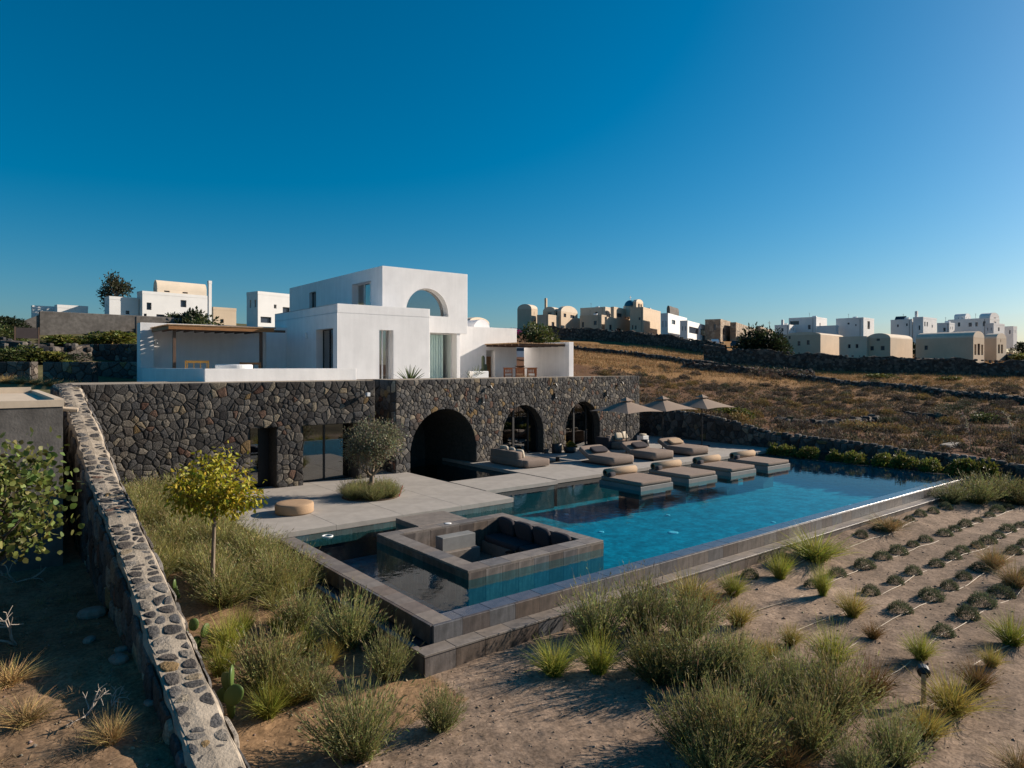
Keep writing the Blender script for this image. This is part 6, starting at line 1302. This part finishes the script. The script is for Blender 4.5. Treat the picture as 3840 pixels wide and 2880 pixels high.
# prickly pears, agaves, cacti: every pad or leaf its own piece
def pricklypear(label, x, y, pads, s):
    t = thing('prickly_pear', label, 'cactus', (x, y, gh(x, y)), R0.uniform(0, 3))
    for (px, pz_, tilt, az, sz) in pads:
        m = MB().cushion((px * s, 0, pz_ * s), (sz * .75 * s, .05 * s + .02, sz * s), .95, rz=az, ry=tilt, nu=16, nv=8); m.c = [(.075, .115, .03)] * len(m.v); m.build('pad', M['leafthick'], t, True)
PADS = [(0, .16, 0, .2, .36), (.2, .42, .5, .5, .34), (-.2, .4, -.6, 1.0, .34), (.3, .2, 1.0, 1.4, .3), (-.05, .62, .1, -.4, .3)]
for k, (px, py, s) in enumerate(((735, 2440, .75), (865, 2690, 1.0), (655, 2270, .7))):
    x, y = pz(px, py, -.7); pricklypear(['prickly pear behind the sloping wall below the young tree', 'largest prickly pear near the bottom of the sloping wall', 'small prickly pear by the tall grass near the wall'][k], max(x, 2.75), y, PADS, s)
def agave(label, x, y, z, s, n, wide, col, mxang=70):
    t = thing('agave_plant', label, 'plant', (x, y, z))
    r = np.random.default_rng(n)
    for i in range(n):
        az = i * 2.4; th = math.radians(8 + mxang * (i / n)); d = np.array([[math.sin(th) * math.cos(az), math.sin(th) * math.sin(az), math.cos(th)]])
        v, f, c = blades(r, d * .04, d, np.array([s * r.uniform(.8, 1.05)]), s * wide, np.array([.08]), np.array([col]), np.array([col]) * 1.3, 5)
        me = mesh_np('leaf', v, f, c); link('leaf', me, M['leafthick'], t)
agave('spiky green agave on the deck in front of the white villa', 15.8, 27.4, 3.5, .98, 34, .085, (.07, .10, .03), 55)
for k, (px, yy, s) in enumerate(((1766, 35.5, .8), (1790, 35.2, .7))): rx = ray(px); agave(['small agave left of the white planter before the annex', 'small agave in the white planter before the annex'][k], rx[0] / rx[1] * yy, yy, 3.45 + .32 * k, s, 14, .1, (.12, .14, .09))
rx = ray(1795); tag(MB().box(-.6, .6, -.25, .25, 0, .55, ch=.03).build('white_planter', M['paint_white']), 'white block planter before the villa annex', 'planter').location = (rx[0] / rx[1] * 35.4, 35.4, 3.45)
rx = ray(1812); t = thing('column_cactus', 'tall column cactus beside the annex doorway', 'cactus', (rx[0] / rx[1] * 36, 36, 3.45))
for k, (dx, h, rd_) in enumerate(((0, 1.55, .11), (.2, 1.0, .08), (-.16, .7, .07))): m = MB().lathe([(rd_, 0), (rd_ * 1.05, h * .5), (rd_, h * .93), (rd_ * .5, h)], (dx, 0, 0), 10); m.c = [(.07, .09, .05)] * len(m.v); m.build('stem', M['leafthick'], t, True)
for k in range(7):
    x = 23.5 + k * .85; plant('low_succulent', f'low green plant along the upper deck edge, {ORD[k]} from the curtained window', 'plant', CUS[k % 4] if k else GRO[0], x, 27.9 + .06 * x * .3, .7, .55, 'low plants on the upper deck edge', 3.45, .8, .55)
plant('potted_cactus', 'small dark cactus on the roof before the upper side window', 'plant', GRS[0], 16.2, 33.2, .5, .9, None, 7.0, .9, .6)
tag(MB().tube([(11.12, 19.98, .0), (11.32, 20.1, .32)], .018, 8).build('garden_stake', mk('red_paint', (.35, .03, .03), .5, .1, 5, 0)), 'short red stake leaning at the rim of the round terrace bed', 'stake')
# planters on the terrace
t = thing('tall_planter', 'tall black cylinder planter with thin stalks by the facade', 'planter', (22.75, 25.05, 0)); MB().lathe([(.22, 0), (.25, .05), (.25, .48), (.22, .5), (.2, .44)], n=28).build('pot', M['pot'], t, True)
r = np.random.default_rng(9); v, f, c = blades(r, np.c_[r.normal(0, .08, (14, 2)), np.full(14, .45)], unit(np.c_[r.normal(0, .08, (14, 2)), np.ones(14)]), r.uniform(.6, .95, 14), .02, np.zeros(14), cvar(r, 14, (.08, .09, .04)), cvar(r, 14, (.12, .11, .05)), 3); link('stalks', mesh_np('stalks', v, f, c), M['leaf'], t)
t = thing('bowl_planter', 'low black bowl planter with yellow leafy plant', 'planter', (23.45, 24.85, 0)); MB().lathe([(.22, 0), (.29, .06), (.32, .3), (.28, .31), (.25, .27)], n=28).build('pot', M['pot'], t, True)
o = link('leaves', mesh_of('leaves', m_bush(430, (.30, .22, .03), 260, .3, .7, (.1, .18), 5), M['leaf']), None, t); o.location = (0, 0, .2)
tag(MB().lathe([(.12, 0), (.13, .02), (.13, .26), (.12, .27)], (22.0, 24.95, 0), 20).build('small_pot', M['pot'], None, True), 'small black pot beside the first glazed arch', 'pot')
# two tall flowering stalks by the far wall
for k, (px, py) in enumerate(((3640, 1760), (3800, 1740))):
    x, y, _ = at(px, 33 + k); r = np.random.default_rng(70 + k); n = 60; s = thing('reed_plume', ['pale nodding reed plume behind the far boundary wall', 'second pale reed plume at the right edge of field'][k], 'plant', (x, y, gh(x, y)))
    P = [(-.5 * (i / 10) ** 2 * .6, .3 * (i / 10) ** 2, 2.3 * i / 10 - .5 * (i / 10) ** 3) for i in range(11)]; MB().tube(P, .012, 5).build('stem', M['hose'], s)
    q = np.array(P)[r.integers(4, 11, n)]; v, f, c = leaves(r, q, unit(r.normal(0, .6, (n, 3)) + [-.4, .1, .2]), r.uniform(.1, .25, n), np.full(n, .03), cvar(r, n, (.5, .45, .32))); link('plume', mesh_np('plume', v, f, c), M['leafdry'], s)
tag(MB().cushion((0, 0, 0), (1.9, .5, .22), .4).build('flat_stone', M['rock']), 'pale flat stone slab lying on the bank behind far wall', 'rock').location = (*at(3565, 34)[:2], gh(*at(3565, 34)[:2]) + .08)
